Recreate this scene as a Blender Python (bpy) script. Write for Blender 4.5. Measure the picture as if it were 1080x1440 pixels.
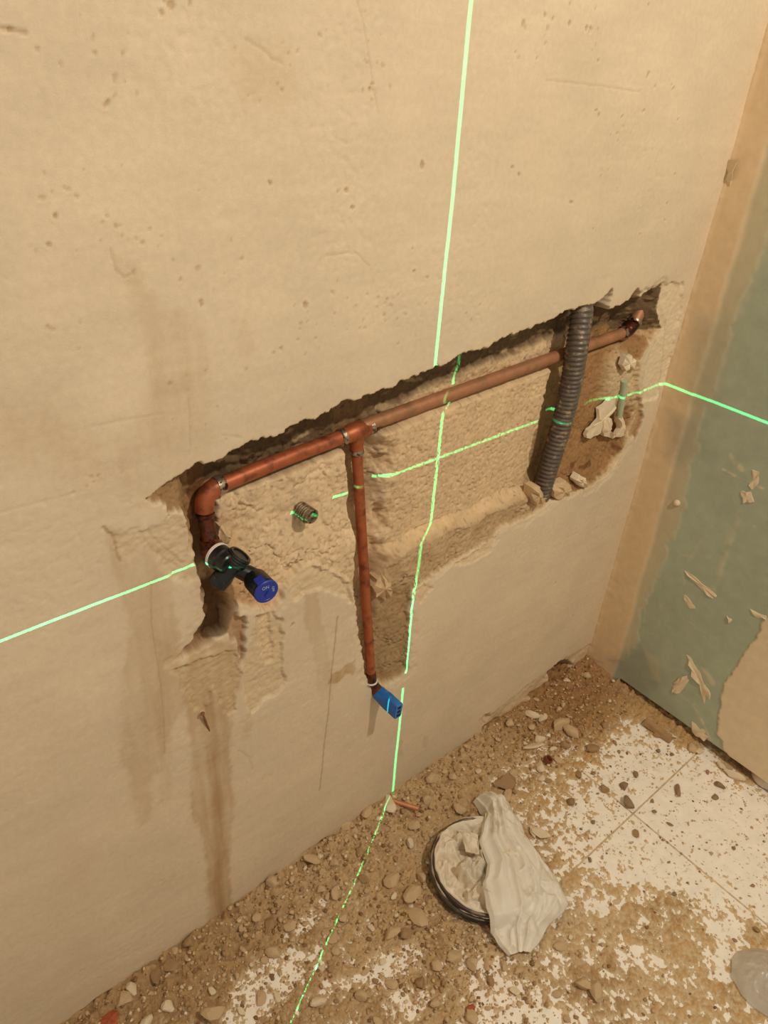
import bpy, math, random
import numpy as np
from mathutils import Vector, Matrix

# ------------------------------------------------------------------ scene, camera, light
scene = bpy.context.scene
for o in list(bpy.data.objects):
    bpy.data.objects.remove(o, do_unlink=True)
COL = scene.collection
PI = math.pi

cam_d = bpy.data.cameras.new('camera')
cam_d.sensor_fit = 'VERTICAL'
cam_d.sensor_height = 36.0
cam_d.lens = 36.0 * 1044.4 / 1440.0
cam_d.clip_start = 0.02
cam = bpy.data.objects.new('camera', cam_d)
COL.objects.link(cam)
yaw, pitch, roll = 0.735253827, 0.581242895, 0.0678818573
fwd = Vector((math.sin(yaw)*math.cos(pitch), math.cos(yaw)*math.cos(pitch), -math.sin(pitch)))
rgt = Vector((math.cos(yaw), -math.sin(yaw), 0.0))
upv = rgt.cross(fwd)
r2 = rgt*math.cos(roll) + upv*math.sin(roll)
u2 = -rgt*math.sin(roll) + upv*math.cos(roll)
cam.matrix_world = Matrix(((r2.x, u2.x, -fwd.x, 0.0), (r2.y, u2.y, -fwd.y, -0.68),
                           (r2.z, u2.z, -fwd.z, 1.36), (0, 0, 0, 1)))
scene.camera = cam

scene.view_settings.view_transform = 'Standard'
scene.view_settings.look = 'None'
scene.view_settings.gamma = 1.0
scene.view_settings.use_curve_mapping = False
scene.view_settings.exposure = 0.0

world = bpy.data.worlds.new('room_ambience')
scene.world = world
world.use_nodes = True
wbg = world.node_tree.nodes['Background']
wbg.inputs['Color'].default_value = (1.0, 0.875, 0.71, 1)      # warm light bounced round the small room
wbg.inputs['Strength'].default_value = 0.46

lamp_d = bpy.data.lights.new('ceiling_bulb', 'POINT')
lamp_d.energy = 81.0
lamp_d.color = (1.0, 0.885, 0.735)
lamp_d.shadow_soft_size = 0.03
lamp = bpy.data.objects.new('ceiling_bulb', lamp_d)
lamp.location = (0.82, -1.25, 2.3)
COL.objects.link(lamp)

def laser_fan(name, normal, energy, w0, w1):
    """one fan of a cross-line laser level standing to the left: a thin sheet of green light"""
    L = bpy.data.lights.new(name, 'POINT')
    L.energy = energy
    L.color = (1, 1, 1)
    L.shadow_soft_size = 0.0
    L.use_nodes = True
    nt = L.node_tree
    em = nt.nodes['Emission']
    em.inputs['Color'].default_value = (0.05, 1.0, 0.42, 1)
    tc = nt.nodes.new('ShaderNodeTexCoord')
    dt = nt.nodes.new('ShaderNodeVectorMath'); dt.operation = 'DOT_PRODUCT'
    n = Vector(normal).normalized()
    dt.inputs[1].default_value = n
    ab = nt.nodes.new('ShaderNodeMath'); ab.operation = 'ABSOLUTE'
    mr = nt.nodes.new('ShaderNodeMapRange'); mr.interpolation_type = 'SMOOTHSTEP'
    mr.inputs['From Min'].default_value = w0
    mr.inputs['From Max'].default_value = w1
    mr.inputs['To Min'].default_value = 1.0
    mr.inputs['To Max'].default_value = 0.0
    nt.links.new(tc.outputs['Normal'], dt.inputs[0])
    nt.links.new(dt.outputs['Value'], ab.inputs[0])
    nt.links.new(ab.outputs[0], mr.inputs['Value'])
    nt.links.new(mr.outputs[0], em.inputs['Strength'])
    ob = bpy.data.objects.new(name, L)
    LX = -1.25
    ob.location = (LX, (LX-0.6918)*0.47183/0.88169, 0.7967 - 0.0078*(LX-0.08))
    COL.objects.link(ob)
laser_fan('laser_level_fan_upright', (0.47183, -0.88169, 0.0), 900.0, 0.00035, 0.00085)
laser_fan('laser_level_fan_level', (0.0078, 0.0, 1.0), 640.0, 0.0007, 0.0013)

# ------------------------------------------------------------------ numeric helpers
def lin(r, g, b):
    f = lambda c: (c/255.0/12.92 if c/255.0 <= 0.04045 else ((c/255.0+0.055)/1.055)**2.4)
    return np.array((f(r), f(g), f(b)))

_prm = np.random.RandomState(1234)
_PERM = _prm.permutation(2048).astype(np.int32)
_ang = _prm.rand(2048)*2*PI
_GX = np.cos(_ang).astype(np.float32); _GY = np.sin(_ang).astype(np.float32)

def pnoise(x, y, seed=0):
    x = np.asarray(x); y = np.asarray(y)
    x0 = np.floor(x); y0 = np.floor(y)
    fx = (x-x0).astype(np.float32); fy = (y-y0).astype(np.float32)
    ix = (x0.astype(np.int32)+seed*37) & 2047; iy = y0.astype(np.int32)+seed*91
    u = fx*fx*fx*(fx*(fx*6-15)+10); v = fy*fy*fy*(fy*(fy*6-15)+10)
    pa = _PERM[ix]; pb = _PERM[(ix+1) & 2047]
    def g(p, dx, dy):
        h = _PERM[(p+iy+dy) & 2047]
        return _GX[h]*(fx-dx) + _GY[h]*(fy-dy)
    a = g(pa, 0, 0); b = g(pb, 1, 0); c = g(pa, 0, 1); d = g(pb, 1, 1)
    ab = a+(b-a)*u; cd = c+(d-c)*u
    return (ab+(cd-ab)*v)*1.5

def fbm(x, y, freq, octv=4, seed=0, gain=0.5):
    s = 0.0; amp = 1.0
    for i in range(octv):
        s = s + amp*pnoise(x*freq, y*freq, seed+i*17)
        freq *= 2.03; amp *= gain
    return s

def ridged(x, y, freq, octv=3, seed=0):
    s = 0.0; amp = 1.0
    for i in range(octv):
        s = s + amp*(1.0-np.abs(pnoise(x*freq, y*freq, seed+i*13))*2.0)
        freq *= 2.1; amp *= 0.5
    return s

def sstep(a, b, x):
    t = np.clip((x-a)/(b-a), 0, 1)
    return t*t*(3-2*t)

def poly_sd(px, py, poly):
    """signed distance to a closed polygon, negative inside"""
    d = np.full(px.shape, 1e9); ins = np.zeros(px.shape, bool)
    n = len(poly)
    for i in range(n):
        ax, ay = poly[i]; bx, by = poly[(i+1) % n]
        ex, ey = bx-ax, by-ay
        wx, wy = px-ax, py-ay
        t = np.clip((wx*ex+wy*ey)/(ex*ex+ey*ey+1e-12), 0, 1)
        d = np.minimum(d, (wx-ex*t)**2 + (wy-ey*t)**2)
        if abs(ey) > 1e-12:
            c = ((ay > py) != (by > py)) & (px < ex*(py-ay)/ey + ax)
            ins ^= c
    d = np.sqrt(d)
    return np.where(ins, -d, d)

def line_d(px, py, pts):
    d = np.full(px.shape, 1e9)
    for (ax, ay), (bx, by) in zip(pts[:-1], pts[1:]):
        ex, ey = bx-ax, by-ay
        t = np.clip(((px-ax)*ex+(py-ay)*ey)/(ex*ex+ey*ey+1e-12), 0, 1)
        d = np.minimum(d, (px-ax-ex*t)**2 + (py-ay-ey*t)**2)
    return np.sqrt(d)

# ------------------------------------------------------------------ object helpers
def link(name, me, mat=None, parent=None):
    o = bpy.data.objects.new(name, me)
    COL.objects.link(o)
    if mat is not None and me is not None and not me.materials:
        me.materials.append(mat)
    if parent is not None:
        o.parent = parent
    return o

def tag(o, label=None, cat=None, group=None, kind=None):
    if label: o['label'] = label
    if cat: o['category'] = cat
    if group: o['group'] = group
    if kind: o['kind'] = kind
    return o

def empty(name, loc, label, cat, group=None):
    o = bpy.data.objects.new(name, None)
    o.location = loc
    o.empty_display_size = 0.02
    COL.objects.link(o)
    return tag(o, label, cat, group)

def grid_mesh(name, co, nu, nv, col=None, keep=None, flip=False):
    """co: (nu*nv,3) with index u*nv+v"""
    u = np.arange(nu-1)[:, None]; v = np.arange(nv-1)[None, :]
    a = (u*nv+v).ravel()
    q = np.stack((a, a+nv, a+nv+1, a+1), 1)
    if flip: q = q[:, ::-1]
    if keep is not None:
        q = q[keep.ravel()]
    me = bpy.data.meshes.new(name)
    me.vertices.add(len(co)); me.vertices.foreach_set('co', np.ascontiguousarray(co, np.float32).ravel())
    nq = len(q)
    me.loops.add(nq*4); me.loops.foreach_set('vertex_index', np.ascontiguousarray(q, np.int32).ravel())
    me.polygons.add(nq)
    me.polygons.foreach_set('loop_start', np.arange(0, nq*4, 4, dtype=np.int32))
    me.polygons.foreach_set('use_smooth', np.ones(nq, bool))
    me.update(calc_edges=True)
    if col is not None:
        at = me.color_attributes.new('tint', 'FLOAT_COLOR', 'POINT')
        c4 = np.ones((len(co), 4), np.float32); c4[:, :col.shape[1]] = col
        at.data.foreach_set('color', c4.ravel())
    return me

def pymesh(name, vs, fs, smooth=True):
    me = bpy.data.meshes.new(name)
    me.from_pydata([tuple(map(float, v)) for v in vs], [], fs)
    if smooth:
        me.polygons.foreach_set('use_smooth', np.ones(len(fs), bool))
    me.update()
    return me

def sharp(o, deg=40):
    me = o.data
    me.set_sharp_from_angle(angle=math.radians(deg))
    return o

def smooth_path(pts, n):
    """Catmull-Rom through pts, n samples"""
    P = np.array(pts, float)
    P = np.vstack((2*P[0]-P[1], P, 2*P[-1]-P[-2]))
    m = len(P)-3
    ts = np.linspace(0, m-1e-6, n); out = []
    for t in ts:
        i = int(t); f = t-i
        p0, p1, p2, p3 = P[i:i+4]
        out.append(0.5*((2*p1)+(-p0+p2)*f+(2*p0-5*p1+4*p2-p3)*f*f+(-p0+3*p1-3*p2+p3)*f**3))
    return np.array(out)

def tube(path, rad, seg=28, caps=True, origin=(0, 0, 0)):
    P = np.array(path, float)-np.array(origin); n = len(P)
    R = np.full(n, rad) if np.isscalar(rad) else np.array(rad, float)
    T = np.gradient(P, axis=0); T /= np.linalg.norm(T, axis=1)[:, None]+1e-12
    ref = np.array((0.0, 0, 1)) if abs(T[0][2]) < 0.8 else np.array((1.0, 0, 0))
    nrm = np.cross(T[0], ref); nrm /= np.linalg.norm(nrm)
    vs = []; fs = []
    for i in range(n):
        nrm = nrm-T[i]*np.dot(nrm, T[i]); nrm /= np.linalg.norm(nrm)
        b = np.cross(T[i], nrm)
        for k in range(seg):
            a = 2*PI*k/seg
            vs.append(P[i]+R[i]*(math.cos(a)*nrm+math.sin(a)*b))
    for i in range(n-1):
        for k in range(seg):
            k2 = (k+1) % seg
            fs.append((i*seg+k, i*seg+k2, (i+1)*seg+k2, (i+1)*seg+k))
    if caps:
        fs.append(tuple(range(seg-1, -1, -1)))
        fs.append(tuple((n-1)*seg+k for k in range(seg)))
    return vs, fs

def revolve(p0, axis, prof, seg=32, origin=(0, 0, 0), caps=True):
    """prof: list of (distance along axis, radius); closed by caps when the radius is not ~0"""
    p0 = np.array(p0, float)-np.array(origin); ax = np.array(axis, float); ax /= np.linalg.norm(ax)
    ref = np.array((0.0, 0, 1)) if abs(ax[2]) < 0.8 else np.array((1.0, 0, 0))
    n = np.cross(ax, ref); n /= np.linalg.norm(n); b = np.cross(ax, n)
    vs = []; fs = []
    for t, r in prof:
        for k in range(seg):
            a = 2*PI*k/seg
            vs.append(p0+ax*t+r*(math.cos(a)*n+math.sin(a)*b))
    m = len(prof)
    for i in range(m-1):
        for k in range(seg):
            k2 = (k+1) % seg
            fs.append((i*seg+k, i*seg+k2, (i+1)*seg+k2, (i+1)*seg+k))
    if caps:
        fs.append(tuple(range(seg-1, -1, -1)))
        fs.append(tuple((m-1)*seg+k for k in range(seg)))
    return vs, fs

def add_part(name, geo, mat, parent, ang=40):
    o = link(name, pymesh(name, *geo), mat, parent)
    return sharp(o, ang)

# ------------------------------------------------------------------ materials
def new_mat(name):
    m = bpy.data.materials.new(name); m.use_nodes = True
    nt = m.node_tree
    return m, nt, nt.nodes['Principled BSDF']

def node(nt, kind, **kw):
    n = nt.nodes.new(kind)
    for k, v in kw.items():
        setattr(n, k, v)
    return n

def surf_mat(name, color=None, rough=0.9, attr=False, grain=90.0, var=0.12, bump=0.25, bscale=420.0,
             metallic=0.0, bdist=0.0008, spot=None, spot_scale=60.0, spot_lo=0.55, spot_hi=0.7, spec=0.3, coat=0.0):
    """procedural surface: base colour (or the vertex tint), two octaves of tone noise, optional blotches, fine relief"""
    m, nt, bs = new_mat(name)
    L = nt.links.new
    tc = node(nt, 'ShaderNodeTexCoord')
    n1 = node(nt, 'ShaderNodeTexNoise'); n1.inputs['Scale'].default_value = grain; n1.inputs['Detail'].default_value = 6
    n1.inputs['Roughness'].default_value = 0.65
    L(tc.outputs['Object'], n1.inputs['Vector'])
    mr = node(nt, 'ShaderNodeMapRange')
    mr.inputs['From Min'].default_value = 0.25; mr.inputs['From Max'].default_value = 0.75
    mr.inputs['To Min'].default_value = 1-var; mr.inputs['To Max'].default_value = 1+var
    L(n1.outputs['Fac'], mr.inputs['Value'])
    mul = node(nt, 'ShaderNodeVectorMath', operation='SCALE')
    if attr:
        at = node(nt, 'ShaderNodeAttribute', attribute_name='tint')
        src = at.outputs['Color']
    else:
        rgb = node(nt, 'ShaderNodeRGB'); rgb.outputs[0].default_value = (*color, 1)
        src = rgb.outputs[0]
    if spot is not None:
        n3 = node(nt, 'ShaderNodeTexNoise'); n3.inputs['Scale'].default_value = spot_scale
        n3.inputs['Detail'].default_value = 5; n3.inputs['Roughness'].default_value = 0.6
        L(tc.outputs['Object'], n3.inputs['Vector'])
        m3 = node(nt, 'ShaderNodeMapRange'); m3.interpolation_type = 'SMOOTHSTEP'
        m3.inputs['From Min'].default_value = spot_lo; m3.inputs['From Max'].default_value = spot_hi
        L(n3.outputs['Fac'], m3.inputs['Value'])
        mx = node(nt, 'ShaderNodeMix', data_type='RGBA')
        L(m3.outputs[0], mx.inputs['Factor']); L(src, mx.inputs['A'])
        mx.inputs['B'].default_value = (*spot, 1)
        src = mx.outputs['Result']
    L(src, mul.inputs[0]); L(mr.outputs[0], mul.inputs['Scale'])
    L(mul.outputs[0], bs.inputs['Base Color'])
    bs.inputs['Roughness'].default_value = rough
    bs.inputs['Metallic'].default_value = metallic
    bs.inputs['Specular IOR Level'].default_value = spec
    bs.inputs['Coat Weight'].default_value = coat
    if bump > 0:
        n2 = node(nt, 'ShaderNodeTexNoise'); n2.inputs['Scale'].default_value = bscale
        n2.inputs['Detail'].default_value = 4
        L(tc.outputs['Object'], n2.inputs['Vector'])
        bp = node(nt, 'ShaderNodeBump'); bp.inputs['Strength'].default_value = bump
        bp.inputs['Distance'].default_value = bdist
        L(n2.outputs['Fac'], bp.inputs['Height']); L(bp.outputs[0], bs.inputs['Normal'])
    return m

M_WALL = surf_mat('plaster_and_masonry', attr=True, grain=130, var=0.07, bump=0.35, bscale=700, bdist=0.0006)
M_SIDE = surf_mat('plasterboard_and_filler', attr=True, grain=60, var=0.07, bump=0.2, bscale=500, bdist=0.0005, rough=0.8)
M_DIRT = surf_mat('rubble_dust', attr=True, grain=160, var=0.22, bump=0.6, bscale=500, bdist=0.002)
M_TILE = surf_mat('dusty_cream_tile', tuple(lin(246, 237, 222)), grain=35, var=0.10, bump=0.2, bscale=300, rough=0.75,
                  spot=tuple(lin(178, 138, 92)), spot_scale=75, spot_lo=0.575, spot_hi=0.68)
M_GROUT = surf_mat('brown_grout', tuple(lin(165, 128, 85)), grain=120, var=0.2)
M_COPPER = surf_mat('tarnished_copper', tuple(lin(174, 96, 60)), rough=0.48, grain=70, var=0.16, bump=0.1, bscale=300,
                    metallic=0.45, spot=tuple(lin(116, 62, 40)), spot_scale=46, spot_lo=0.46, spot_hi=0.7, spec=0.5)
M_DULL = surf_mat('dusty_copper', tuple(lin(172, 118, 84)), rough=0.55, grain=60, var=0.2, bump=0.1, bscale=300,
                  metallic=0.3, spot=tuple(lin(150, 112, 74)), spot_scale=34, spot_lo=0.45, spot_hi=0.7, spec=0.5)
M_BURNT = surf_mat('flux_burnt_copper', tuple(lin(98, 46, 26)), rough=0.35, grain=110, var=0.3, bump=0.3, bscale=260,
                   metallic=0.4, spot=tuple(lin(44, 26, 18)), spot_scale=90, spot_lo=0.45, spot_hi=0.62, spec=0.5)
M_SOLDER = surf_mat('solder', tuple(lin(176, 158, 138)), rough=0.3, grain=200, var=0.3, bump=0.5, bscale=500, metallic=0.85,
                    spot=tuple(lin(70, 48, 34)), spot_scale=150, spot_lo=0.5, spot_hi=0.6)
M_BRIGHT = surf_mat('bright_copper', tuple(lin(214, 146, 104)), rough=0.3, metallic=0.6, grain=60, var=0.15, bump=0.05, spec=0.5)
M_BLACK = surf_mat('black_plastic', tuple(lin(24, 24, 26)), rough=0.32, grain=80, var=0.2, bump=0.1, spec=0.5,
                   spot=tuple(lin(64, 56, 46)), spot_scale=110, spot_lo=0.58, spot_hi=0.75)
M_BLACKIN = surf_mat('black_plastic_bore', tuple(lin(14, 13, 13)), rough=0.6, bump=0)
M_BLUE = surf_mat('blue_knob_plastic', tuple(lin(28, 52, 150)), rough=0.4, grain=60, var=0.1, bump=0.05, spec=0.5)
M_PLUG = surf_mat('blue_plug_plastic', tuple(lin(34, 104, 182)), rough=0.45, grain=60, var=0.12, bump=0.1, spec=0.5,
                  spot=tuple(lin(120, 140, 158)), spot_scale=70, spot_lo=0.56, spot_hi=0.75)
M_PLUGHOLE = surf_mat('dark_slot', tuple(lin(14, 36, 66)), rough=0.7, bump=0)
M_WHITE = surf_mat('white_thread_seal', tuple(lin(225, 215, 200)), rough=0.8, grain=200, var=0.15, bump=0.4)
M_INK = surf_mat('white_print', tuple(lin(170, 175, 195)), rough=0.6, bump=0)
M_HOSE = surf_mat('grey_conduit_plastic', tuple(lin(92, 80, 70)), rough=0.38, grain=90, var=0.25, bump=0.15, spec=0.6,
                  spot=tuple(lin(160, 138, 110)), spot_scale=70, spot_lo=0.52, spot_hi=0.72)
M_STEEL = surf_mat('rusty_steel_thread', tuple(lin(150, 135, 112)), rough=0.45, metallic=0.6, grain=150, var=0.3,
                   spot=tuple(lin(92, 64, 42)), spot_scale=120, spot_lo=0.48, spot_hi=0.62)
M_STONE = surf_mat('mortar_stone', tuple(lin(206, 176, 136)), grain=90, var=0.18, bump=0.5, bscale=420, bdist=0.0015)
M_STONEW = surf_mat('plaster_chip', tuple(lin(224, 204, 172)), grain=90, var=0.1, bump=0.4, bscale=420, bdist=0.001)
M_STONED = surf_mat('brown_stone', tuple(lin(170, 136, 98)), grain=90, var=0.2, bump=0.5, bscale=420, bdist=0.0015)
M_STONEG = surf_mat('grey_brown_pebble', tuple(lin(150, 124, 94)), grain=90, var=0.15, bump=0.4, bscale=420, bdist=0.001)
M_RED = surf_mat('red_brick', tuple(lin(176, 92, 62)), grain=90, var=0.2, bump=0.5, bscale=420)
M_RUST = surf_mat('rust', tuple(lin(128, 70, 44)), rough=0.7, grain=120, var=0.25, bump=0.4)
M_NAIL = surf_mat('brown_nail', tuple(lin(128, 88, 54)), rough=0.6, grain=120, var=0.2)
M_GREEN = surf_mat('pale_green_sleeve', tuple(lin(176, 182, 150)), rough=0.5, grain=60, var=0.1, bump=0.1)
M_LID = surf_mat('dark_lid_plastic', tuple(lin(70, 58, 48)), rough=0.4, grain=60, var=0.2, bump=0.15, spec=0.5,
                 spot=tuple(lin(150, 122, 92)), spot_scale=40, spot_lo=0.5, spot_hi=0.75)

def film_mat(name, color, alpha_mix, rough, grain=30, dirt=None):
    m = surf_mat(name, color, rough=rough, grain=grain, var=0.07, bump=0.15, bscale=160, bdist=0.001, spec=0.5,
                 spot=dirt, spot_scale=24, spot_lo=0.55, spot_hi=0.8)
    nt = m.node_tree
    bs = nt.nodes['Principled BSDF']; out = nt.nodes['Material Output']
    tr = node(nt, 'ShaderNodeBsdfTranslucent'); tr.inputs['Color'].default_value = (*color, 1)
    mx = node(nt, 'ShaderNodeMixShader'); mx.inputs[0].default_value = 0.18
    nt.links.new(bs.outputs[0], mx.inputs[1]); nt.links.new(tr.outputs[0], mx.inputs[2])
    last = mx
    if alpha_mix > 0:
        tp = node(nt, 'ShaderNodeBsdfTransparent')
        m2 = node(nt, 'ShaderNodeMixShader'); m2.inputs[0].default_value = alpha_mix
        nt.links.new(mx.outputs[0], m2.inputs[1]); nt.links.new(tp.outputs[0], m2.inputs[2])
        last = m2
    nt.links.new(last.outputs[0], out.inputs['Surface'])
    return m
M_BAG = film_mat('milky_plastic_film', tuple(lin(246, 238, 222)), 0.04, 0.42, dirt=tuple(lin(190, 160, 122)))
M_BAG2 = film_mat('dusty_plastic_film', tuple(lin(244, 230, 206)), 0.0, 0.5, dirt=tuple(lin(190, 152, 106)))
M_CLEAR = film_mat('clear_dusty_plastic', tuple(lin(226, 218, 204)), 0.5, 0.25)

# run of the pipe in the chase (bend, tee, start and end of the right-hand length)
def V(*a): return np.array(a, float)
PB = V(*(0.3452, 0.0340, 0.8709))
PT = V(*(0.5915, 0.0450, 0.8779))
PS = V(*(0.6314, 0.0450, 0.8836))
PE = V(*(1.2111, 0.0310, 0.9111))

# ------------------------------------------------------------------ wall_back : plaster with the chiselled chase
XR = 1.357          # plane of the right wall
xs = np.concatenate((np.linspace(-0.7, -0.02, 80)[:-1], np.arange(-0.02, XR+0.03, 0.0017)))
zs = np.concatenate((np.arange(-0.012, 1.44, 0.0017), np.linspace(1.44, 1.9, 50)[1:]))
NX, NZ = len(xs), len(zs)
X, Z = np.meshgrid(xs, zs, indexing='ij')

# ragged coordinates for broken edges
wx = fbm(X, Z, 60, 4, 3)*0.0042 + fbm(X, Z, 14, 2, 8)*0.003
wz = fbm(X, Z, 60, 4, 11)*0.0042 + fbm(X, Z, 14, 2, 19)*0.003
Xr, Zr = X+wx, Z+wz

n_low = fbm(X, Z, 2.2, 3, 21)
n_mid = fbm(X, Z, 9, 3, 22)
n_fine = fbm(X, Z, 70, 3, 23)
n_rough = fbm(X, Z, 120, 4, 24, 0.65)
n_lump = fbm(X, Z, 20, 5, 25, 0.52)
patchy = 0.25+0.9*sstep(-0.1, 0.5, fbm(X, Z, 13, 3, 27))
trowel = fbm(X*0.35+Z*0.12, Z*1.6, 26, 4, 26)

D = 0.0022*n_low + 0.0008*n_mid + 0.00022*trowel + 0.00010*n_fine     # depth into the wall
# patches of rough, pitted plaster
pit_zone = sstep(0.15, 0.6, fbm(X, Z, 5, 3, 31))
D = D + pit_zone*0.0004*sstep(0.1, 0.6, fbm(X, Z, 95, 3, 32))

P_PLASTER = lin(214, 194, 164)
P_SAND = lin(215, 187, 149)
P_BRICK = lin(212, 182, 142)
P_BROWN = lin(160, 120, 78)
P_DARK = lin(132, 100, 66)
P_WET = lin(94, 63, 37)

tone = 1+0.05*fbm(X, Z, 3.0, 3, 41)+0.035*fbm(X, Z, 11, 3, 42)+0.02*trowel
Cc = P_PLASTER[None, None, :]*tone[..., None]

def mixc(m, c, f=1.0):
    global Cc
    m = (np.clip(m*f, 0, 1))[..., None]
    c = np.asarray(c)
    Cc = Cc*(1-m)+c*m
def mulc(m, c):
    global Cc
    m = np.clip(m, 0, 1)[..., None]
    Cc = Cc*(1-m*(1-np.asarray(c)))

def window(pts, pad):
    a = np.array(pts)
    i0, i1 = np.searchsorted(xs, (a[:, 0].min()-pad, a[:, 0].max()+pad))
    j0, j1 = np.searchsorted(zs, (a[:, 1].min()-pad, a[:, 1].max()+pad))
    return slice(i0, i1), slice(j0, j1)
def inside(poly, e=0.003):
    w = window(poly, 0.04+e)
    sd = np.full(X.shape, 0.05)
    sd[w] = np.minimum(poly_sd(Xr[w], Zr[w], poly), 0.05)
    return sstep(e, -e, sd), sd

# --- damp marks and runs on the plaster (pale brown, uneven rims)
runs = fbm(X, Z*0.08, 70, 3, 45)
def stain(poly, amt, e=0.006, tint=(0.80, 0.72, 0.62)):
    m, sd = inside(poly, e)
    m = m*(0.72+0.30*n_mid+0.30*runs)
    rim = np.exp(-(sd/0.004)**2)*0.25
    mulc((m+rim*m)*amt, tint)
stain([(0.2936, 0.6756), (0.3252, 0.6577), (0.3590, 0.6452), (0.3632, 0.5601), (0.3429, 0.5146), (0.3337, 0.4271), (0.3310, 0.3079), (0.3177, 0.1845), (0.3109, -0.0084), (0.2655, 0.0330), (0.2792, 0.2615), (0.2649, 0.3479), (0.2757, 0.4867), (0.2768, 0.5875)], 0.95, 0.007, (0.74, 0.64, 0.52))
stain([(0.3073, 0.5954), (0.3324, 0.5795), (0.3278, 0.4477), (0.3117, 0.2880), (0.2989, 0.0292), (0.2774, 0.0424), (0.2951, 0.3030), (0.2930, 0.4260)], 0.7, 0.008, (0.80, 0.70, 0.58))
stain([(0.2147, 0.8897), (0.2519, 0.8651), (0.2744, 0.8212), (0.2796, 0.7138), (0.2782, 0.5797), (0.2504, 0.5351), (0.2291, 0.4766), (0.2139, 0.4734), (0.2032, 0.3774), (0.1854, 0.3818), (0.1851, 0.4738), (0.1828, 0.5422), (0.1983, 0.6641), (0.2175, 0.7244), (0.2195, 0.8005), (0.2096, 0.8458)], 0.75, 0.006)
stain([(0.2518, 0.7052), (0.2674, 0.6904), (0.2494, 0.5064), (0.2307, 0.3951), (0.2206, 0.4039), (0.2329, 0.5619)], 0.5, 0.006)
stain([(0.2639, 1.1698), (0.2829, 1.1597), (0.2949, 1.1314), (0.3019, 1.1107), (0.3298, 1.1074), (0.3481, 1.0803), (0.3465, 1.0414), (0.3219, 1.0269), (0.2840, 1.0241), (0.2870, 1.0919), (0.2759, 1.1288), (0.2660, 1.1470)], 0.55, 0.008)
stain([(0.2854, 1.0357), (0.3424, 1.0423), (0.3483, 0.9554), (0.3024, 0.9334), (0.2580, 0.9121), (0.2336, 0.9646), (0.2650, 0.9968)], 0.45, 0.02)
stain([(0.1424, 1.0598), (0.1761, 1.0404), (0.2160, 0.9947), (0.2570, 0.9657), (0.2591, 0.9209), (0.2129, 0.9285), (0.1714, 0.9806), (0.1306, 1.0052)], 0.45, 0.03)
stain([(0.3837, 1.0853), (0.4012, 1.0860), (0.4085, 1.0526), (0.4006, 1.0377), (0.3869, 1.0505)], 0.4, 0.006)
stain([(0.4025, 1.3327), (0.4517, 1.3396), (0.4673, 1.3113), (0.4506, 1.2875), (0.4115, 1.2937), (0.3975, 1.3107)], 0.42, 0.02, (0.90, 0.84, 0.68))
stain([(0.4722, 0.6845), (0.4947, 0.6671), (0.5073, 0.5914), (0.5309, 0.4545), (0.5260, 0.4158), (0.5054, 0.4294), (0.4878, 0.5435), (0.4746, 0.6229)], 0.5, 0.004)
stain([(0.5207, 0.4576), (0.5304, 0.4743), (0.5595, 0.4761), (0.5712, 0.4788), (0.5710, 0.4493), (0.5513, 0.4582), (0.5369, 0.4474)], 0.9, 0.003, (0.72, 0.58, 0.42))
stain([(0.3573, 0.4972), (0.3741, 0.4934), (0.3739, 0.4380), (0.3614, 0.4390)], 0.4, 0.005)
stain([(0.0891, 0.4426), (0.1173, 0.3826), (0.0940, 0.3014), (0.0660, 0.3672)], 0.3, 0.03)
stain([(0.6930, 0.1954), (0.7049, 0.1867), (0.7103, 0.1289), (0.6980, 0.1384)], 0.5, 0.003)
stain([(0.7660, 0.1527), (0.7818, 0.1368), (0.7796, 0.1051), (0.7658, 0.1199)], 0.5, 0.003)
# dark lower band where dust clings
mulc(sstep(0.10, 0.0, Z+0.03*n_mid)*0.35, (0.84, 0.76, 0.64))

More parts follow.
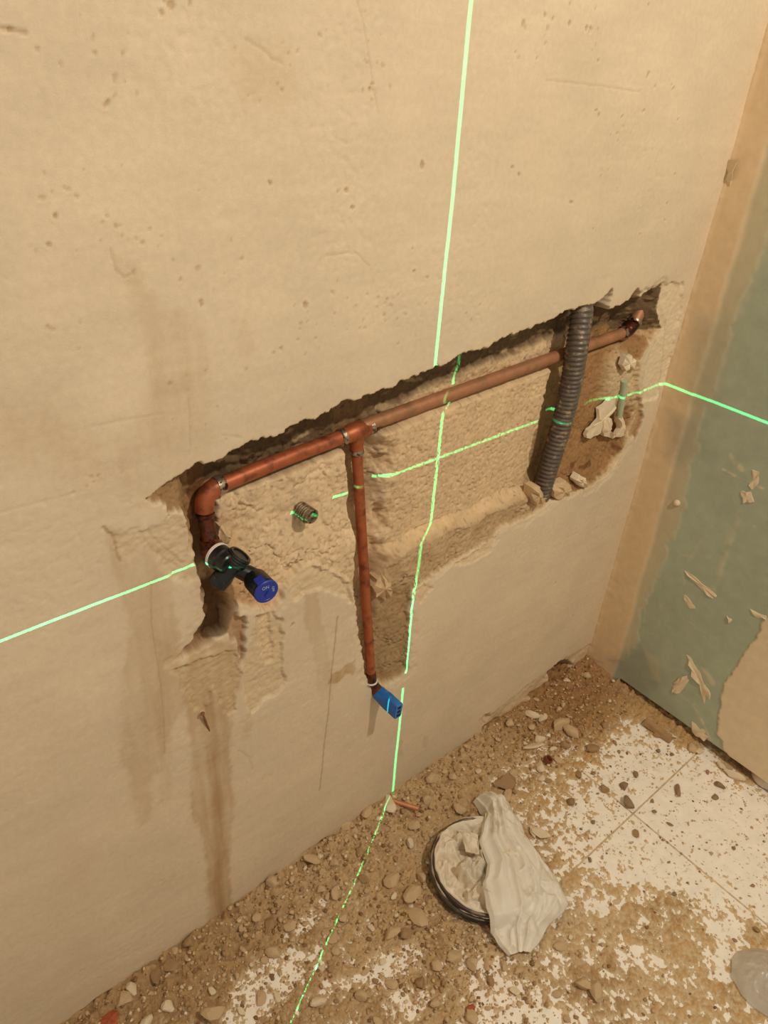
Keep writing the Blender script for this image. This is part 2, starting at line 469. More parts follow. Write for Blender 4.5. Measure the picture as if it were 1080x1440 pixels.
# --- the chase : outline of the broken plaster lip
LIP = [(0.2596, 0.9060), (0.2794, 0.9174), (0.2955, 0.9247), (0.3089, 0.9294), (0.3461, 0.9266), (0.3745, 0.9336), (0.3958, 0.9394), (0.4282, 0.9336), (0.4436, 0.9398), (0.4858, 0.9425), (0.5298, 0.9524), (0.5763, 0.9525), (0.6249, 0.9589), (0.6893, 0.9658), (0.7298, 0.9717), (0.7870, 0.9758), (0.8162, 0.9808), (0.8784, 0.9853), (0.9445, 0.9902), (0.9770, 0.9993), (1.0328, 0.9969), (1.0626, 0.9991), (1.0833, 1.0170), (1.0913, 0.9801), (1.1208, 0.9825), (1.1465, 0.9906), (1.1648, 1.0073), (1.1836, 0.9884), (1.2478, 0.9988), (1.2580, 0.9481), (1.2887, 0.9130), (1.2596, 0.8938), (1.2433, 0.8777), (1.2322, 0.8605), (1.2541, 0.8095), (1.2814, 0.7575), (1.2854, 0.7252), (1.2702, 0.6782), (1.2460, 0.6395), (1.2256, 0.6160), (1.1671, 0.6059), (1.0954, 0.6164), (1.0577, 0.6187), (1.0212, 0.6128), (0.9821, 0.6053), (0.9315, 0.6093), (0.8985, 0.6115), (0.8784, 0.5899), (0.8233, 0.5915), (0.7892, 0.5848), (0.7470, 0.5823), (0.7234, 0.5718), (0.6947, 0.5671), (0.6944, 0.5072), (0.7011, 0.3747), (0.6846, 0.3668), (0.6521, 0.3690), (0.6191, 0.3954), (0.6029, 0.4263), (0.5857, 0.5183), (0.5744, 0.5998), (0.5626, 0.6454), (0.5252, 0.6845), (0.4993, 0.7093), (0.4747, 0.7153), (0.4566, 0.7048), (0.4410, 0.6906), (0.4335, 0.6711), (0.4145, 0.6651), (0.3817, 0.6947), (0.3605, 0.7055), (0.3534, 0.6613), (0.3251, 0.6565), (0.2704, 0.6550), (0.2935, 0.6744), (0.3117, 0.6965), (0.3214, 0.7395), (0.3183, 0.7731), (0.3130, 0.7998), (0.3100, 0.8485), (0.3069, 0.8729), (0.2971, 0.8825), (0.2879, 0.8782), (0.2794, 0.8958)]
m_all, sd_all = inside(LIP, 0.0022)
zpipe = np.interp(X, [PB[0], PT[0], PS[0], PE[0]], [PB[2], PT[2], PS[2], PE[2]])

# depth of the raw masonry behind the lip
raw = np.full(X.shape, 0.031)
raw = raw + 0.004*sstep(0.45, 0.36, X)*sstep(0.72, 0.80, Z)
# left of the branch pipe the hollow gets shallower towards its lower rim
left = X < 0.60
lowl = sstep(0.80, 0.70, Z + 0.15*(X-0.5))
raw = np.where(left, raw*(1-lowl) + 0.012*lowl, raw)
# left tip is only skimmed
raw = np.where(X < 0.345, np.interp(X, [0.24, 0.30, 0.335, 0.345], [0.007, 0.012, 0.030, 0.033]), raw)
# right of the branch: brick course, shelf below it, then a shallow scabbled strip
shelf_z = 0.6655 + 0.006*n_mid - 0.004*(X-0.75)
right = (X > 0.61) & (X < 1.035)
shelf = sstep(shelf_z+0.004, shelf_z-0.016, Z)
raw = np.where(right, raw*(1-shelf)+0.0085*shelf, raw)
# the right-hand bay beyond the conduit
bay = X >= 1.035
raw = np.where(bay, np.interp(Z, [0.60, 0.66, 0.72, 1.0], [0.010, 0.022, 0.030, 0.034]), raw)
raw = np.where(bay & (X > 1.10), np.minimum(raw, 0.004+0.75*np.clip(-sd_all, 0, 1)), raw)
ledge, _ = inside([(1.1859, 0.8841), (1.2107, 0.8679), (1.1971, 0.8569), (1.2452, 0.8520), (1.2885, 0.7526), (1.2395, 0.7532), (1.2223, 0.7486), (1.1697, 0.8010), (1.1626, 0.8313), (1.1641, 0.8615)], 0.020)
raw = np.where(bay, raw*(1-ledge)+(0.013-0.10*np.clip(X-1.22, -0.05, 0.09)+0.002*n_mid)*ledge, raw)
# channel of the branch pipe
xc = np.interp(Z, [0.36, 0.41, 0.795, 0.88], [0.618, 0.611, 0.602, 0.5926])
chan_d = np.interp(Z, [0.36, 0.40, 0.46, 0.60, 0.795, 0.88], [0.008, 0.018, 0.026, 0.040, 0.058, 0.064])
off = X-xc+fbm(X, Z, 16, 3, 8)*0.005
chan = sstep(-0.034, -0.022, off)*sstep(0.046+0.014*n_mid, 0.014, off)
raw = raw*(1-chan)+np.maximum(chan_d, raw)*chan
side = sstep(0.62, 0.56, Z)*sstep(0.012, 0.03, off)*(X > 0.6)*(X < 0.70)
raw = raw*(1-side) + (0.020-0.16*np.clip(off-0.03, 0, 0.1))*side
# ragged left flank of the brick
flank = np.exp(-((off-0.040-0.010*fbm(X, Z, 25, 3, 77))/0.012)**2)*sstep(0.60, 0.66, Z)*sstep(0.87, 0.84, Z)
raw = raw + 0.010*flank*(0.5+n_lump)
# slot for the supply pipe along the top
slot_d = np.interp(X, [0.25, 0.30, 0.33, 0.36, 0.6, 1.0, 1.26, 1.32], [0.008, 0.018, 0.045, 0.054, 0.060, 0.058, 0.060, 0.05])
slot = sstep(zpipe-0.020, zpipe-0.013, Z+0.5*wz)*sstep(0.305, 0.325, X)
slot_back = slot_d + 0.004*n_lump - np.where(X > 0.64, 0.010, 0.0)*sstep(-0.056, -0.068, sd_all+0.008*n_lump)
raw = raw*(1-slot)+np.maximum(slot_back, raw)*slot
ramp = 0.003+0.85*np.clip(-sd_all, 0, 1)+0.003*n_lump
rb = sstep(1.17, 1.24, X)
raw = raw*(1-rb)+np.minimum(raw, ramp)*rb
# drop at the left end
drop = sstep(0.319, 0.327, Xr)*sstep(0.366, 0.356, Xr)*sstep(0.775, 0.79, Z)
raw = raw*(1-drop)+np.maximum(0.046, raw)*drop
# conduit channel
cc = np.interp(Z, [0.62, 0.70, 0.80, 0.90, 1.0], [1.018, 1.034, 1.042, 1.050, 1.040])
cch = sstep(-0.046, -0.040, Xr-cc)*sstep(0.022, 0.012, Xr-cc)*sstep(0.625, 0.67, Z)
raw = raw*(1-cch)+np.maximum(0.052, raw)*cch
# damp pit below the valve
pit, _ = inside([(0.3165, 0.7512), (0.3383, 0.7476), (0.3568, 0.7147), (0.3533, 0.6588), (0.3253, 0.6590), (0.2757, 0.6570), (0.3017, 0.6748), (0.3160, 0.6991)], 0.006)
raw = raw*(1-pit)+0.027*pit
# flakes and crumbs
flat_brick = right & (Z > 0.67) & (off > 0.05)
rough_amp = np.where(flat_brick, 0.0007, np.where(bay & (Z > 0.70), 0.0006, 0.0013*patchy))
raw = raw + rough_amp*n_rough*1.2 + np.where(flat_brick, 0.0008, 0.0034)*n_lump
raw = raw + np.where(flat_brick, 0.0022, 0.0016)*sstep(0.22, 0.6, fbm(X, Z, 130, 3, 51))*(0.35+0.8*patchy)
raw = raw + np.where(flat_brick, 0.0, 0.0045)*sstep(0.06, 0.0, np.abs(fbm(X, Z, 17, 4, 52)))*patchy
raw = np.maximum(raw, 0.0025)
D = D*(1-m_all) + raw*m_all

# bevelled, flaked plaster rim (outer skin broken back a little)
rim = sstep(0.013, 0.0, sd_all + 0.010*n_lump - 0.004)*(1-m_all)
low_rim = sstep(0.86, 0.70, Z) + (X > 1.2)
D = D + rim*0.0022*np.clip(low_rim, 0, 1)

# shallow chipped patches below
crk = sstep(0.07, 0.0, np.abs(fbm(X, Z, 26, 3, 53)))
def chip(poly, depth, e=0.0018, colr=P_SAND, mixa=0.8, rough=0.0008):
    global D
    m, sd = inside(poly, e)
    D = D + m*(depth + rough*n_rough + 1.6*rough*n_lump + 0.0011*crk*patchy)
    mixc(m, colr, mixa)
    return m
chip([(0.3806, 0.6264), (0.3939, 0.6680), (0.4193, 0.6679), (0.4351, 0.6357), (0.4365, 0.5849), (0.4307, 0.5476), (0.4376, 0.5102), (0.4243, 0.4940), (0.3990, 0.4982), (0.3736, 0.4844), (0.3693, 0.5417), (0.3677, 0.5997)], 0.0045, colr=lin(208, 184, 148))
chip([(0.3984, 0.6657), (0.4142, 0.6574), (0.4222, 0.6029), (0.4161, 0.5637), (0.4020, 0.5793), (0.3967, 0.6241)], 0.0035)
chip([(0.3514, 0.6978), (0.3750, 0.6728), (0.3742, 0.6367), (0.3625, 0.5889), (0.3612, 0.6440), (0.3505, 0.6500)], 0.009, colr=P_BROWN)
chip([(0.2685, 0.6459), (0.2905, 0.6430), (0.3557, 0.6272), (0.3617, 0.5753), (0.3486, 0.5107), (0.3347, 0.5142), (0.3192, 0.5809), (0.3049, 0.5405), (0.2863, 0.5531), (0.2768, 0.6079)], 0.0035, colr=lin(196, 168, 128), mixa=0.55)
chip([(0.4509, 0.7187), (0.4772, 0.7193), (0.5226, 0.6857), (0.5557, 0.6459), (0.5629, 0.6056), (0.5398, 0.6341), (0.5063, 0.6615), (0.4747, 0.6689), (0.4525, 0.6614)], 0.005, colr=lin(212, 188, 150))
chip([(0.3099, 0.8475), (0.3167, 0.7982), (0.3165, 0.7740), (0.2970, 0.7719), (0.2711, 0.8079), (0.2538, 0.8465), (0.2490, 0.8683), (0.2805, 0.8752), (0.2982, 0.8762)], 0.0028, e=0.006, colr=lin(206, 182, 146), mixa=0.7)
chip([(0.2231, 0.8826), (0.2499, 0.8756), (0.2503, 0.8529), (0.2312, 0.8362), (0.2184, 0.8616)], 0.0012, e=0.003, mixa=0.2)
chip([(1.1722, 1.0001), (1.2490, 1.0011), (1.3160, 0.9940), (1.3367, 0.9347), (1.3497, 0.8173), (1.3391, 0.7583), (1.2868, 0.7623), (1.2543, 0.8529), (1.2764, 0.8933), (1.2630, 0.9472)], 0.004, e=0.004, colr=lin(222, 202, 168), mixa=0.8, rough=0.0006)
chip([(1.2312, 0.7736), (1.2782, 0.7706), (1.3082, 0.7190), (1.3003, 0.6725), (1.2627, 0.6966)], 0.006, colr=P_BROWN, mixa=0.9)
chip([(0.7900, 0.5798), (0.8284, 0.5831), (0.8784, 0.5899), (0.8948, 0.6021), (0.8826, 0.5691), (0.8283, 0.5626)], 0.003)
chip([(0.7003, 0.5597), (0.7238, 0.5685), (0.7424, 0.5534), (0.7152, 0.5286)], 0.003)
# broken foot of the wall
foot = sstep(0.020, 0.004, Z+0.016*fbm(X, Z, 12, 4, 61)-0.010)
D = D + foot*0.006 + foot*0.003*n_lump
mixc(foot, P_SAND, 0.7)
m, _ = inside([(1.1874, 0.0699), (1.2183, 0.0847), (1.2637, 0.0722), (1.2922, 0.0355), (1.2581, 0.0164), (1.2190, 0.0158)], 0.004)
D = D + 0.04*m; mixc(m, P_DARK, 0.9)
m, _ = inside([(0.9479, 0.0750), (0.9748, 0.0798), (0.9889, 0.0559), (0.9691, 0.0364)], 0.002)
D = D + 0.010*m
m, _ = inside([(1.1010, 0.0811), (1.2315, 0.0864), (1.3625, 0.0713), (1.4014, -0.0407), (1.2844, 0.0051), (1.1783, -0.0157), (1.0707, -0.0056), (0.9679, 0.0180), (0.9509, 0.0588)], 0.006)
D = D + 0.004*m*(1+n_lump); mixc(m, lin(206, 178, 138), 0.6)

# knocks and pits in the plaster face
rng = random.Random(7)
def knock(x, z, rx, rz, dep, ang=0.0, dark=0.5):
    i0, i1 = np.searchsorted(xs, (x-0.03, x+0.03)); j0, j1 = np.searchsorted(zs, (z-0.03, z+0.03))
    if i1-i0 < 2 or j1-j0 < 2: return
    a = X[i0:i1, j0:j1]-x; b = Z[i0:i1, j0:j1]-z
    c, s = math.cos(ang), math.sin(ang)
    q = np.sqrt(((a*c+b*s)/rx)**2+((-a*s+b*c)/rz)**2) + 0.9*n_fine[i0:i1, j0:j1]+0.5*n_rough[i0:i1, j0:j1]
    m = sstep(1.15, 0.5, q)
    r = np.exp(-((q-1.45)/0.3)**2)
    D[i0:i1, j0:j1] += 0.75*dep*m - 0.15*dep*r
    Cc[i0:i1, j0:j1] *= (1-(1-np.array((0.72, 0.62, 0.48)))*m[..., None]*dark)
K1 = [(0.2097, 1.3400), (0.3588, 1.3639), (0.2944, 1.3278), (0.3406, 1.3619), (0.3324, 1.3557), (0.2756, 1.2902), (0.2199, 1.2271), (0.2097, 1.1853), (0.2744, 1.1959), (0.3475, 1.1110), (0.4340, 1.2187), (0.5295, 1.2067), (0.5391, 1.1885), (0.5170, 1.2076), (0.5580, 1.3071), (0.5463, 1.2994), (0.5555, 1.3026), (0.5471, 1.0776), (0.4752, 1.0894), (0.4772, 1.0801), (0.4410, 1.0460), (0.4314, 1.0421), (0.5969, 1.0783), (0.5902, 1.0924), (0.6322, 1.1336), (0.8286, 1.3750), (0.7778, 1.3692), (0.8615, 1.3729), (0.8975, 1.3700), (0.9052, 1.3689), (0.8131, 1.3791), (0.7707, 1.3412), (0.9347, 1.3354), (1.0200, 1.3993), (1.0549, 1.3208), (1.1209, 1.3082), (1.1288, 1.3037), (1.0641, 1.2760), (0.9576, 1.2714), (0.9488, 1.2784), (1.0130, 1.2688), (1.1606, 1.2634), (0.7941, 1.2162), (0.6380, 1.2258), (0.8099, 1.2069), (0.9992, 1.1203), (0.9346, 1.1625), (1.1876, 1.1426), (1.1876, 1.1853), (1.1926, 1.1146), (1.1298, 1.0986), (0.6603, 1.0955), (0.6376, 1.1047), (0.4520, 0.6211), (0.4434, 0.6920), (1.1187, 0.3842), (1.2255, 0.2384), (1.4097, 0.5132), (1.2555, 0.6281), (1.2289, 0.4840)]
for (x, z) in K1:
    knock(x, z, rng.uniform(0.0020, 0.0042), rng.uniform(0.0016, 0.0032), rng.uniform(0.0012, 0.0026), rng.uniform(0, 3), 0.75)
for (x, z) in [(0.2681, 1.3525), (0.3214, 1.3575), (0.4432, 1.3111), (0.4515, 1.3284), (0.5503, 1.3121), (0.5588, 1.3246), (0.8233, 1.3656), (0.7939, 1.3289), (0.8909, 1.3683), (0.5966, 1.0827), (0.5867, 1.0623), (0.5459, 1.1031), (0.4703, 1.0655), (0.4752, 1.0391), (0.2789, 1.1806), (0.2699, 1.1878), (0.3282, 1.1817), (0.3871, 1.1407), (0.5268, 1.0464), (0.5946, 1.0336), (0.6344, 1.0541), (0.7475, 1.0349), (1.0235, 1.2641), (1.0103, 1.2096), (0.9982, 1.1722), (0.2331, 1.2482), (0.2088, 1.2113), (0.2778, 1.3046), (0.2058, 0.9311), (0.2066, 1.1004), (0.3355, 1.0112), (0.3875, 0.9981), (0.3637, 0.3347), (0.2277, 0.2153)]:
    for k in range(6):
        knock(x+rng.gauss(0, 0.022), z+rng.gauss(0, 0.022), rng.uniform(0.0010, 0.0030), rng.uniform(0.0010, 0.0022), rng.uniform(0.0005, 0.0016), rng.uniform(0, 3), 0.5)
def scratch(pts, w, dep, dark=0.6, wob=0.3):
    global D
    ws = window(pts, 0.01)
    d = np.full(X.shape, 0.05)
    d[ws] = line_d((X+wob*wx)[ws], (Z+wob*wz)[ws], pts)
    m = sstep(w, w*0.35, d)
    if dep < 0.0013: dep *= 0.6; dark *= 0.5
    D = D + dep*m
    mulc(m*dark, (0.62, 0.50, 0.38))
scratch([(0.5356, 0.5937), (0.5250, 0.4582), (0.5130, 0.3091), (0.5037, 0.1954)], 0.0017, 0.0014, 0.7, 0.12)
scratch([(0.2537, 0.7969), (0.2466, 0.7316), (0.2463, 0.6338), (0.2438, 0.5682), (0.2371, 0.5007)], 0.0015, 0.0010, 0.6, 0.1)
scratch([(0.3240, 1.0141), (0.3217, 0.9809), (0.3184, 0.9465)], 0.0012, 0.0008, 0.4, 0.1)
scratch([(0.5353, 1.3758), (0.5431, 1.3602), (0.5520, 1.3307), (0.5614, 1.2994), (0.5685, 1.2797)], 0.0016, 0.0010, 0.5, 0.2)
scratch([(0.4102, 1.3410), (0.4284, 1.3334), (0.4396, 1.3253), (0.4498, 1.3227)], 0.0016, 0.0010, 0.5)
scratch([(0.2614, 1.1751), (0.2636, 1.1584), (0.2710, 1.1483), (0.2818, 1.1514)], 0.0018, 0.0012, 0.5)
scratch([(0.8353, 1.3123), (0.9416, 1.3074), (1.0435, 1.2992)], 0.0015, 0.0008, 0.4, 0.1)
scratch([(0.5041, 1.1407), (0.5340, 1.1410), (0.5496, 1.1368), (0.5663, 1.1209)], 0.0016, 0.0012, 0.5)
scratch([(0.2117, 0.8909), (0.2203, 0.8742), (0.2218, 0.8404)], 0.0022, 0.0018, 0.5)
scratch([(0.2566, 0.8690), (0.2782, 0.8310), (0.2980, 0.8011)], 0.0022, 0.0012, 0.4)
scratch([(0.2482, 0.8686), (0.2614, 0.8382), (0.2887, 0.8021)], 0.0018, 0.0012, 0.4)
scratch([(0.3494, 0.4234), (0.3667, 0.3935), (0.3704, 0.3647)], 0.0018, 0.0012, 0.5)
scratch([(0.7790, 0.5955), (0.8189, 0.5965)], 0.0020, 0.0022, 0.5, 0.1)
scratch([(0.8350, 0.6067), (0.8761, 0.6019)], 0.0018, 0.0018, 0.4, 0.1)
scratch([(0.2185, 1.0099), (0.2550, 1.0077), (0.2935, 1.0038)], 0.0022, 0.0006, 0.2, 0.1)
scratch([(0.1180, 0.9467), (0.1577, 0.9443), (0.2001, 0.9418)], 0.0022, 0.0006, 0.2, 0.1)
scratch([(0.2038, 1.3407), (0.2206, 1.3387)], 0.0022, 0.0014, 0.5, 0.1)
scratch([(0.3595, 0.9594), (0.3848, 0.9483)], 0.0016, 0.0010, 0.4, 0.2)
scratch([(1.2923, 0.9355), (1.3052, 0.8989), (1.3479, 0.7561), (1.3515, 0.6741), (1.3558, 0.6042)], 0.0020, 0.0016, 0.3)

# raw masonry colours
brickc = P_BRICK*np.ones(3)
rawc = np.broadcast_to(P_SAND, Cc.shape).copy()
def rmix(m, c):
    global rawc
    m = np.clip(m, 0, 1)[..., None]; rawc = rawc*(1-m)+np.asarray(c)*m
rmix(right*sstep(0.03, 0.05, off), brickc)
rmix(right*shelf*sstep(0.2, 0.8, shelf)*(0.7+0.6*n_lump)*0.8, lin(172, 142, 104))
rmix(np.exp(-((Z-shelf_z+0.002)/0.009)**2)*right*0.9, lin(214, 184, 142))
rmix(bay*sstep(0.0, 0.02, X-1.045), P_BROWN)
rmix(bay*sstep(0.3, 0.8, fbm(X, Z, 30, 3, 81))*sstep(0.74, 0.68, Z), lin(120, 82, 48))
rmix(bay*ledge, lin(206, 180, 140))
rmix(bay*sstep(0.012, 0.0, -sd_all-0.004*n_lump)*(X > 1.15), lin(206, 178, 136))
rmix(slot*sstep(0.72, 0.60, X)*0.95, lin(108, 85, 60))  # dirty dark mortar in the slot, with shade under the lip painted in
rmix(slot*(Z > zpipe)*sstep(-0.072, -0.058, sd_all+0.008*n_lump)*0.95, lin(104, 82, 58))  # band along the lip: dark mortar colour deepened with the lip's painted shadow
rmix(slot*sstep(0.35, 0.7, fbm(X*0.35, Z, 60, 3, 83))*0.6, lin(196, 166, 124))
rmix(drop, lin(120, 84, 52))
rmix(cch*(1-slot), lin(178, 146, 104))
rmix(chan*sstep(0.7, 0.8, Z)*0.6, lin(150, 116, 78))
rmix(side*0.8, lin(158, 128, 90))
rmix(flank*0.6*sstep(0.0, 0.5, n_lump), lin(150, 116, 78))
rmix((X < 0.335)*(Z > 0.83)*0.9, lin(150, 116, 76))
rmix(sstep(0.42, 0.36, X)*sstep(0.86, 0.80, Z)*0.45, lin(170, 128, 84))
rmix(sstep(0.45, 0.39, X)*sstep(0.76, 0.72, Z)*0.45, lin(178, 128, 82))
rmix(pit*0.95, P_WET)
pits = sstep(0.30, 0.75, fbm(X, Z, 150, 2, 51))
rawc = rawc*(1-0.30*pits[..., None])
rawc = rawc*(1+0.10*n_lump+0.07*n_rough)[..., None]
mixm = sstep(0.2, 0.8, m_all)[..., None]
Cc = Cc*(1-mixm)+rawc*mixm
mixc(rim*(0.6+0.5*n_lump), lin(210, 184, 146), 0.6)

# keep the back wall behind the right-hand wall
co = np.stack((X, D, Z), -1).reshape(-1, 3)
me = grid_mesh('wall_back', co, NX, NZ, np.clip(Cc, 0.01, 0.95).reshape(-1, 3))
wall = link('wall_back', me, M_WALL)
tag(wall, 'beige plastered wall with a chiselled open chase exposing masonry', 'wall', kind='structure')

def wall_depth(x, z):
    i = min(max(int(np.searchsorted(xs, x)), 0), NX-1); j = min(max(int(np.searchsorted(zs, z)), 0), NZ-1)
    return float(D[i, j])

# ------------------------------------------------------------------ wall_right : plasterboard with joint filler
ys2 = np.concatenate((np.linspace(-1.3, -0.66, 40)[:-1], np.arange(-0.66, 0.012, 0.0026)))
zs2 = np.concatenate((np.arange(0.0, 1.46, 0.0026), np.linspace(1.46, 1.9, 40)[1:]))
NY2, NZ2 = len(ys2), len(zs2)
Y2, Z2 = np.meshgrid(ys2, zs2, indexing='ij')
v1 = fbm(Y2, Z2, 40, 4, 103)*0.004 + fbm(Y2, Z2, 10, 2, 104)*0.006
v2 = fbm(Y2, Z2, 40, 4, 105)*0.004 + fbm(Y2, Z2, 10, 2, 106)*0.006
g_n = fbm(Y2, Z2, 30, 4, 107)
g_l = fbm(Y2, Z2, 4, 3, 108)
H2 = 0.0006*g_l + 0.0001*g_n                       # height out of the board, towards -x
GREEN = lin(170, 178, 154)
FILL = lin(226, 206, 172)
STRIP = lin(219, 192, 152)
C2 = GREEN*(1+0.07*g_l+0.05*g_n)[..., None]
def sd2(poly, rag=1.0): return poly_sd(Y2+rag*v1, Z2+rag*v2, poly)
def mix2(m, c, f=1.0):
    global C2
    m = np.clip(m*f, 0, 1)[..., None]; C2 = C2*(1-m)+np.asarray(c)*m
# long feathered filler beside the corner
s = sd2([(-0.0521, 1.5869), (-0.1031, 1.0969), (-0.1060, 1.0379), (-0.0942, 0.9717), (-0.0957, 0.9055), (-0.0996, 0.7926), (-0.0943, 0.7291), (-0.1033, 0.6359), (-0.1169, 0.5025), (-0.1063, 0.3811), (-0.1011, 0.2525), (-0.1078, 0.1680), (-0.0975, 0.0896), (-0.0087, 0.0188), (0.1323, -0.0935), (0.1195, 1.5992)])
f1 = sstep(0.003, -0.005, s + 0.006*g_n)*(0.75+0.25*sstep(0.0, -0.03, s))
mix2(f1, lin(198, 182, 148), 0.85)
H2 = H2 + 0.0016*f1
mix2(sstep(0.03, -0.01, s)*sstep(0.6, 1.0, Z2), lin(190, 176, 142), 0.35)
# second skim at the lower right
s = sd2([(-0.3462, 0.4100), (-0.3386, 0.3543), (-0.3340, 0.2676), (-0.3224, 0.2046), (-0.3350, 0.1258), (-0.3528, 0.0719), (-0.3943, 0.0303), (-0.4369, 0.0050), (-0.7563, 0.1154), (-0.5330, 0.6502)])
f2 = sstep(0.0015, -0.0015, s)
mix2(f2, FILL); H2 = H2 + 0.0026*f2*(1+0.08*g_n)
# thick corner strip
edge = np.interp(Z2, [0.0, 0.16, 0.27, 0.78, 1.2, 1.5], [-0.075, -0.078, -0.074, -0.060, -0.056, -0.05]) + 0.35*v1
st = sstep(edge-0.008, edge+0.004, Y2)
mix2(st, STRIP); H2 = H2 + st*(0.0022+0.0003*g_n)
H2 = H2 + sstep(-0.010, 0.0, Y2+0.3*v1)*0.0012*(1+0.8*g_n)
# scrapes and smears of dried filler
def smear(poly, h, c=FILL, e=0.0015, f=0.9, rag=0.6):
    global H2
    m = sstep(e, -e, sd2(poly, rag)); mix2(m, c, f); H2 = H2 + h*m*(1+0.6*g_n)
def scrape(pts, w, h=0.0002, c=lin(196, 190, 160), f=0.45):
    global H2
    m = np.full(Y2.shape, 1e9)
    m = line_d(Y2+0.5*v1, Z2+0.5*v2, pts)
    m = sstep(w, w*0.3, m)*sstep(-0.5, 0.4, g_n+0.2); mix2(m, c, f); H2 = H2 + h*m
smear([(-0.0290, 0.7336), (-0.0898, 0.7429), (-0.1053, 0.6700), (-0.0769, 0.6316), (-0.0482, 0.6436)], 0.0003, lin(150, 146, 128), 0.02, 0.45)
smear([(-0.0201, 0.9371), (-0.0897, 0.9442), (-0.1102, 0.7967), (-0.0855, 0.7566), (-0.0490, 0.7729)], 0.0003, lin(166, 160, 134), 0.02, 0.45)
smear([(-0.0631, 0.0621), (-0.1251, 0.1697), (-0.2026, 0.1040), (-0.1617, 0.0080)], 0.0002, lin(140, 140, 120), 0.02, 0.5)
smear([(-0.1170, 0.1636), (-0.1703, 0.1476), (-0.1949, 0.0975), (-0.1734, 0.0915)], 0.0003, lin(190, 176, 146), 0.006, 0.5)
scrape([(-0.2222, 0.5958), (-0.2261, 0.4934), (-0.2291, 0.4018)], 0.010, 0.0004)
scrape([(-0.2290, 0.5309), (-0.2307, 0.4315)], 0.006, 0.0004)
scrape([(-0.1365, 0.4390), (-0.2006, 0.4742)], 0.003)
scrape([(-0.1691, 0.4958), (-0.1538, 0.4111), (-0.1868, 0.3333)], 0.004)
scrape([(-0.1616, 0.6639), (-0.2438, 0.6596)], 0.003, 0.0006, FILL, 0.8)
scrape([(-0.1718, 0.7006), (-0.1962, 0.6806)], 0.008, 0.0005, FILL, 0.6)
scrape([(-0.0935, 0.3114), (-0.1170, 0.1976), (-0.1512, 0.2120), (-0.1350, 0.2975)], 0.0025)
scrape([(-0.2709, 0.2059), (-0.2958, 0.1823)], 0.012, 0.0006, FILL, 0.5)
scrape([(-0.2786, 0.0987), (-0.3429, 0.0382)], 0.006, 0.0005, FILL, 0.5)
scrape([(-0.2101, 0.1103), (-0.3113, 0.0808)], 0.004)
scrape([(-0.1902, 0.2944), (-0.2758, 0.2950)], 0.003)
scrape([(-0.2567, 0.5812), (-0.2833, 0.5879)], 0.003, 0.0005, FILL, 0.8)
board_low = 0.030
co = np.stack((XR-H2, Y2, Z2), -1)
lift = (Y2 < -0.085)
jz = int(np.searchsorted(zs2, board_low))
keep = np.ones((NY2-1, NZ2-1), bool)
low_j = (zs2[:-1] < board_low)
keep[(ys2[:-1] < -0.100)[:, None] & low_j[None, :]] = False
C2l = np.clip(C2, 0.01, 0.95).reshape(-1, 3)
me = grid_mesh('wall_right', co.reshape(-1, 3), NY2, NZ2, C2l, keep, flip=True)
side_wall = link('wall_right', me, M_SIDE)
tag(side_wall, 'green plasterboard side wall smeared with beige joint filler', 'wall', kind='structure')
# underside and core of the board, and the dark masonry behind it
vs = []; fs = []
yy = np.concatenate((np.linspace(-1.3, -0.60, 8), np.arange(-0.59, -0.099, 0.01)))
for y in yy:
    z = zs2[jz]
    vs += [(XR+0.002, y, z), (XR+0.0125, y, z-0.001), (XR+0.0125, y, z+0.02)]
for i in range(len(yy)-1):
    a = i*3
    fs += [(a, a+1, a+4, a+3), (a+1, a+2, a+5, a+4)]
M_CORE = surf_mat('board_core', tuple(lin(150, 140, 118)), grain=100, var=0.2)
tag(link('board_edge', pymesh('board_edge', vs, fs, False), M_CORE, side_wall))
M_BACK = surf_mat('masonry_behind_board', tuple(lin(120, 88, 56)), grain=60, var=0.3, bump=0.6)
link('masonry_backing', pymesh('masonry_backing', [(XR+0.045, -1.3, -0.01), (XR+0.045, 0.06, -0.01), (XR+0.045, 0.06, 0.3), (XR+0.045, -1.3, 0.3)], [(0, 1, 2, 3)], False), M_BACK, side_wall)

def flake(name, outline3, normal, h, mat, parent=None, curl=0.0, seed=0):
    """thin lump with a traced outline, domed and broken-edged; outline3 lies on its support"""
    P = np.array(outline3, float); n = np.array(normal, float); n /= np.linalg.norm(n)
    r = random.Random(seed)
    Q = []
    m = len(P)
    for i in range(m):
        a, b = P[i], P[(i+1) % m]
        for t in (0.0, 0.33, 0.66):
            Q.append(a*(1-t)+b*t + (np.array([r.gauss(0, 1) for _ in range(3)])*np.linalg.norm(b-a)*0.05))
    Q = np.array(Q); c = Q.mean(0); k = len(Q)
    vs = list(Q - n*h*0.5); fs = []
    jit = [r.uniform(0.75, 1.2) for _ in range(k)]
    for i in range(k): vs.append(Q[i]*0.97+c*0.03 + n*h*0.7*jit[i])
    for i in range(k): vs.append(Q[i]*0.62+c*0.38 + n*h*(1.0+curl*r.uniform(-1, 1))*r.uniform(0.85, 1.15))
    vs.append(c+n*h*r.uniform(0.9, 1.2))
    for i in range(k):
        j = (i+1) % k
        fs += [(i, j, k+j, k+i), (k+i, k+j, 2*k+j, 2*k+i), (2*k+i, 2*k+j, 3*k)]
    fs.append(tuple(range(k-1, -1, -1)))
    o = link(name, pymesh(name, [v-c for v in vs], fs), mat, parent)
    o.location = c
    return sharp(o, 35)

